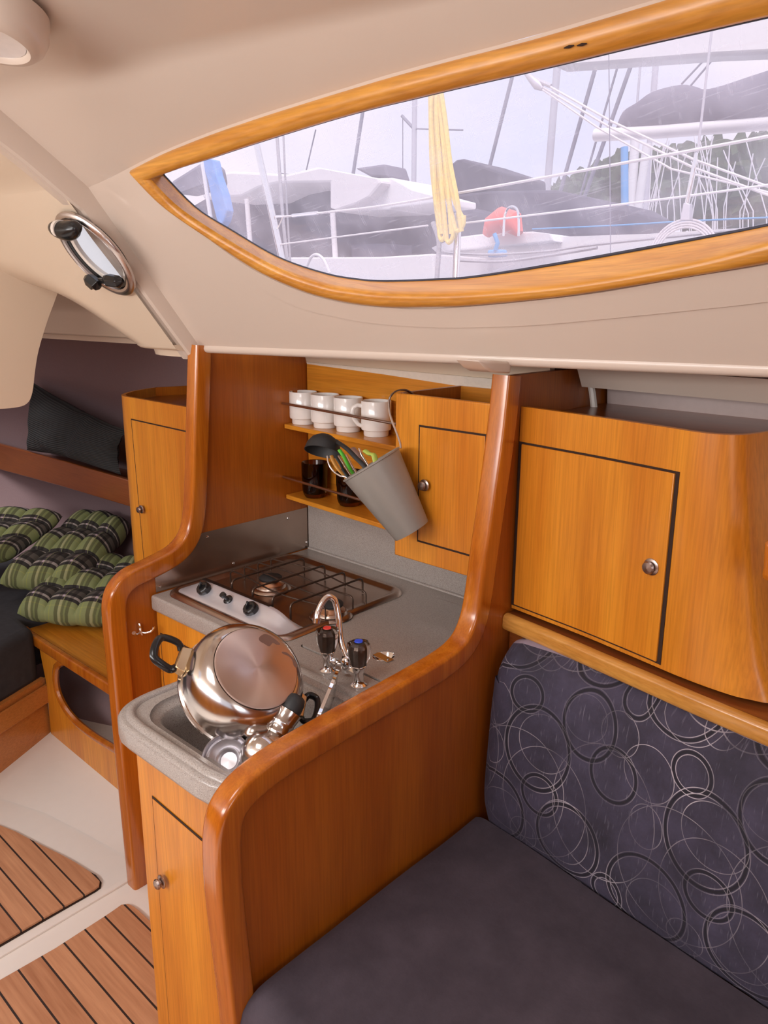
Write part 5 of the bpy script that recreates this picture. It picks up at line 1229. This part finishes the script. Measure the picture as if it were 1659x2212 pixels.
mb = MB(); mb.box(*[tuple(a) for a in (V(XB2-.1, ox(XB2, 800, 545).y-.25, ox(XB2, 800, 562).z), V(XB2+.2, ox(XB2, 800, 545).y+.1, ox(XB2, 800, 530).z))]); mb.build('deck_gear', 'cover_dark', b1)
bt = thing('blue_tarp', 'ragged blue tarp hanging on a pole at the left tip of the window', 'tarp', tuple(ox(3.2, 450, 400)))
mb = MB(); pts = [(434, 348), (446, 342), (460, 345), (468, 380), (482, 420), (490, 455), (484, 478), (474, 492), (466, 470), (456, 430), (448, 390)]
mb.prism([ox(3.2, a, b) for a, b in pts], V(.06, 0, 0)); mb.build('sheet', 'tarp_blue', bt, smooth=False, bevel=.01)
mb = MB(); mb.tube([ox(3.2, 437, 350), ox(3.2, 455, 470)], .014, 8); mb.build('pole', 'sea_white', bt)
mb = MB(); mb.prism([ox(3.6, a, b) for a, b in ((360, 402), (372, 388), (432, 350), (442, 358), (448, 395), (405, 412), (380, 420))], V(.2, 0, 0))
o = mb.build('furled_sail_cover', 'cover_grey', bevel=.03, base=tuple(ox(3.6, 400, 390))); tag(o, 'slate furled sail cover at the very left tip of the window', 'sail cover')
ob_ = None
b2 = thing('moored_sailboat', 'white-decked boat alongside with a low dark cover and red fender, centre of the window', 'boat', tuple(ox(5.5, 1100, 640)))
slab(b2, 'deck', [(950, 540), (1000, 530), (1190, 512), (1400, 505), (1800, 480), (1800, 640), (950, 655)], 5.0, 1.5, 'sea_white', .03)
slab(b2, 'cabin_top', [(930, 535), (985, 512), (1060, 503), (1150, 500), (1190, 505), (1200, 522), (940, 545)], 4.9, 1.2, 'sea_white', .05)
slab(b2, 'winter_cover', [(950, 436), (955, 424), (1060, 412), (1200, 410), (1280, 428), (1320, 450), (1325, 510), (1190, 512), (1100, 520), (950, 550)], 6.2, 1.2, 'cover_dark', .06)
slab(b2, 'sprayhood', [(985, 345), (1000, 343), (1090, 373), (1092, 410), (1000, 420), (940, 418), (945, 380)], 7.0, .8, 'cover_dark', .05)
mb = MB(); mb.tube([ox(4.8, 1050, 508), ox(4.8, 1062, 488), ox(4.8, 1085, 475), ox(4.8, 1108, 480), ox(4.8, 1122, 505)], [.03, .07, .09, .08, .03], 12); mb.build('fender', 'fender_red', b2)
mb = MB(); mb.tube(catmull([ox(4.6, x, y) for x, y in ((1088, 510), (1090, 470), (1098, 450), (1110, 447), (1119, 458), (1121, 490), (1120, 510))], 4), .009, 8); mb.build('rail_hoop', 'chrome', b2)
slab(b2, 'winch_cover', [(1052, 540), (1080, 538), (1082, 553), (1052, 556)], 3.0, .06, 'rope_blue', .008)
mb = MB(); mb.tube([ox(3.0, 1070, 540), ox(3.0, 1075, 525), ox(3.0, 1068, 505)], .010, 8); mb.build('sheet_end', 'rope_blue', b2)
for nm, pts, r, m in (('dock_line', [(960, 545), (1050, 550), (1180, 543), (1290, 528), (1659, 490), (1750, 478)], .010, 'rope_grey'), ('jib_sheet', [(980, 562), (1080, 565), (1180, 553), (1290, 535)], .012, 'rope_grey'), ('deck_cord', [(1150, 495), (1330, 487), (1480, 478), (1700, 468)], .006, 'rope_blue')):
    line(nm, {'dock_line': 'grey braided dock line lying along the neighbouring deck', 'jib_sheet': 'grey speckled rope lower down near the window sill', 'deck_cord': 'pale blue cord stretched over the neighbouring deck'}[nm], 'rope', pts, 3.0, r*.6, m)
b3 = thing('sail_boom', 'white boom with a grey zipped sail cover at the upper right of the window', 'boom', tuple(ox(5, 1290, 290)))
P = [ox(5.0, x, y) for x, y in ((1286, 292), (1420, 285), (1700, 262))]; mb = MB(); mb.tube(P, .040, 14, sy=1.0); mb.build('boom_spar', 'sea_white', b3)
cvp = [(1330, 280), (1345, 242), (1375, 222), (1410, 198), (1470, 183), (1505, 188), (1522, 193), (1560, 185), (1620, 165), (1700, 140), (1760, 130), (1760, 258), (1600, 262), (1480, 270)]
top = catmull([ox(5.0, x, y) for x, y in cvp[:11]], 3); bot = resample([ox(5.0, x, y) for x, y in ((1330, 280), (1480, 271), (1600, 264), (1760, 254))], len(top))
mb = MB(); rg = []
for a, b in zip(top, bot):
    c = (a+b)/2; h = (a-b)*.5; wd = max(.02, h.length*.42); rg.append([c+h*math.cos(2*PI*j/16)+V(1, .3, 0)*wd*math.sin(2*PI*j/16) for j in range(16)])
mb.loft(rg); mb.build('sail_cover', 'cover_grey', b3)
mb = MB()
for a, b in (((1472, 182), (1530, 120)), ((1492, 185), (1545, 122))): mb.tube([ox(5, *a), ox(5, *b)], .006, 6)
mb.build('lazy_jack', 'stay_dark', b3)
mb = MB(); mb.prism([ox(4, x, y) for x, y in ((1200, 60), (1700, -60), (1700, 112), (1540, 120), (1270, 140), (1190, 145))], V(.15, 0, 0)); o = mb.build('awning', 'sea_white', bevel=.03, base=tuple(ox(4, 1400, 100))); tag(o, 'broad white awning edge along the top right of the window', 'awning')
masts = [(1204, 140, 1181, 420, .11, 12, 'alloy', 'tall pale mast left of the thin wire'), (896, 200, 894, 380, .09, 12, 'alloy', 'pale mast with a spreader left of the yellow coil'), (1418, 120, 1412, 200, .10, 14, 'alloy', 'pale mast rising behind the sail cover'),
         (786, 225, 765, 362, .05, 9, 'stay_dark', 'dark slanting stay over the canvas dodger'), (1108, 160, 1056, 366, .045, 9, 'stay_dark', 'dark slanting stay right of the yellow coil'), (1291, 130, 1213, 405, .045, 9, 'stay_dark', 'dark slanting stay left of the thin wire'),
         (1367, 130, 1285, 362, .045, 9, 'stay_dark', 'dark slanting stay ending at the boom tip'), (1338, 130, 1300, 262, .025, 9, 'stay_dark', 'thin dark stay between two thicker ones'), (1372, 300, 1361, 482, .11, 10, 'sea_white', 'white mast foot beside the blue pole'),
         (1398, 310, 1374, 482, .10, 10, 'sea_white', 'white slanting mast foot, second right of the blue pole'), (1349, 318, 1350, 515, .08, 9, 'rope_blue', 'bright blue pole in front of the trees'), (682, 280, 663, 362, .02, 9, 'stay_dark', 'hair-thin stay above the dodger at left'),
         (1385, 120, 1370, 300, .04, 14, 'alloy', 'faint distant mast between boom tip and mast behind it'), (1622, 150, 1622, 160, .03, 14, 'alloy', '')]
for (x0, y0, x1, y1, r, X, m, lab) in masts:
    if not lab: continue
    A, B = ox(X, x0, y0), ox(X, x1, y1); B = A+(B-A)*((A.z+1.1)/max(.2, A.z-B.z))
    mb = MB(); mb.tube([A, B], r*.55, 10); o = mb.build('mast' if m != 'stay_dark' and 'pole' not in lab else ('blue_pole' if 'pole' in lab and 'bright' in lab else 'stay'), m, base=tuple(ox(X, x1, y1))); tag(o, lab, 'mast' if m != 'stay_dark' else 'stay', 'masts and stays of distant boats')
mb = MB(); mb.tube([ox(12, 868, 250), ox(12, 894, 278)], .03, 6); mb.tube([ox(12, 894, 278), ox(12, 1000, 281)], .015, 6); mb.tube([ox(12, 870, 250), ox(12, 870, 370)], .01, 6)
o = mb.build('spreader', 'stay_dark', base=tuple(ox(12, 894, 278))); tag(o, 'crosstree spreader on the pale mast left of the yellow coil', 'spreader')
rg_n = 0
for i in range(26):
    x0 = random.uniform(1400, 1659); x1 = x0+random.uniform(-60, 60); y0 = random.uniform(290, 350); y1 = random.uniform(440, 495)
    mb = MB(); mb.tube([ox(11, x0, y0), ox(11, x1, y1), ox(11, x1, 600)], .008, 4)
    o = mb.build('rigging_wire', 'rope_white', base=tuple(ox(11, x1, y1))); tag(o, 'one of many thin pale rigging wires crossing in front of the trees', 'wire', 'rigging wires before the trees')
# tree line on the far shore
XT = 60
tl_ = [(1130, 440, 40), (1175, 420, 42), (1215, 400, 45), (1262, 385, 50), (1310, 360, 55), (1340, 345, 52), (1420, 340, 60), (1470, 335, 60), (1530, 330, 75), (1590, 325, 80), (1650, 322, 85), (1720, 320, 90)]
mb = MB()
for i, (x, y, r) in enumerate(tl_):
    c = ox(XT, x, y+r*1.1); rr_ = r/FPX*(c-CAM).dot(Fw)
    bm = bmesh.new(); bmesh.ops.create_icosphere(bm, subdivisions=4, radius=1); vs_ = []
    for v_ in bm.verts:
        n = noise.noise(v_.co*3+V(i*7, 0, 0))*.35+noise.noise(v_.co*9+V(i, 3, 0))*.28; q = v_.co*(1+n); vs_.append(c+V(q.x*rr_, q.y*rr_, q.z*rr_*1.25))
    mb.add(vs_, [tuple(v.index for v in f.verts) for f in bm.faces]); bm.free()
o = mb.build('tree_line', 'foliage', base=(XT, 10, 2)); tag(o, 'blurred dark green line of trees on the far shore', 'trees', kind='stuff')
mb = MB()
for k in range(11): pass
mb.prism([V(XT+4, 90, -1), V(XT+4, -10, -1), V(XT+4, -10, 8.5), V(XT+4, 12, 8.2), V(XT+4, 32, 6), V(XT+4, 50, 3.5), V(XT+4, 90, 2.0)], V(6, 0, 0)); o = mb.build('wooded_shore', 'foliage', smooth=False); struct(o, 'dark wooded shore beyond the marina', 'shore')
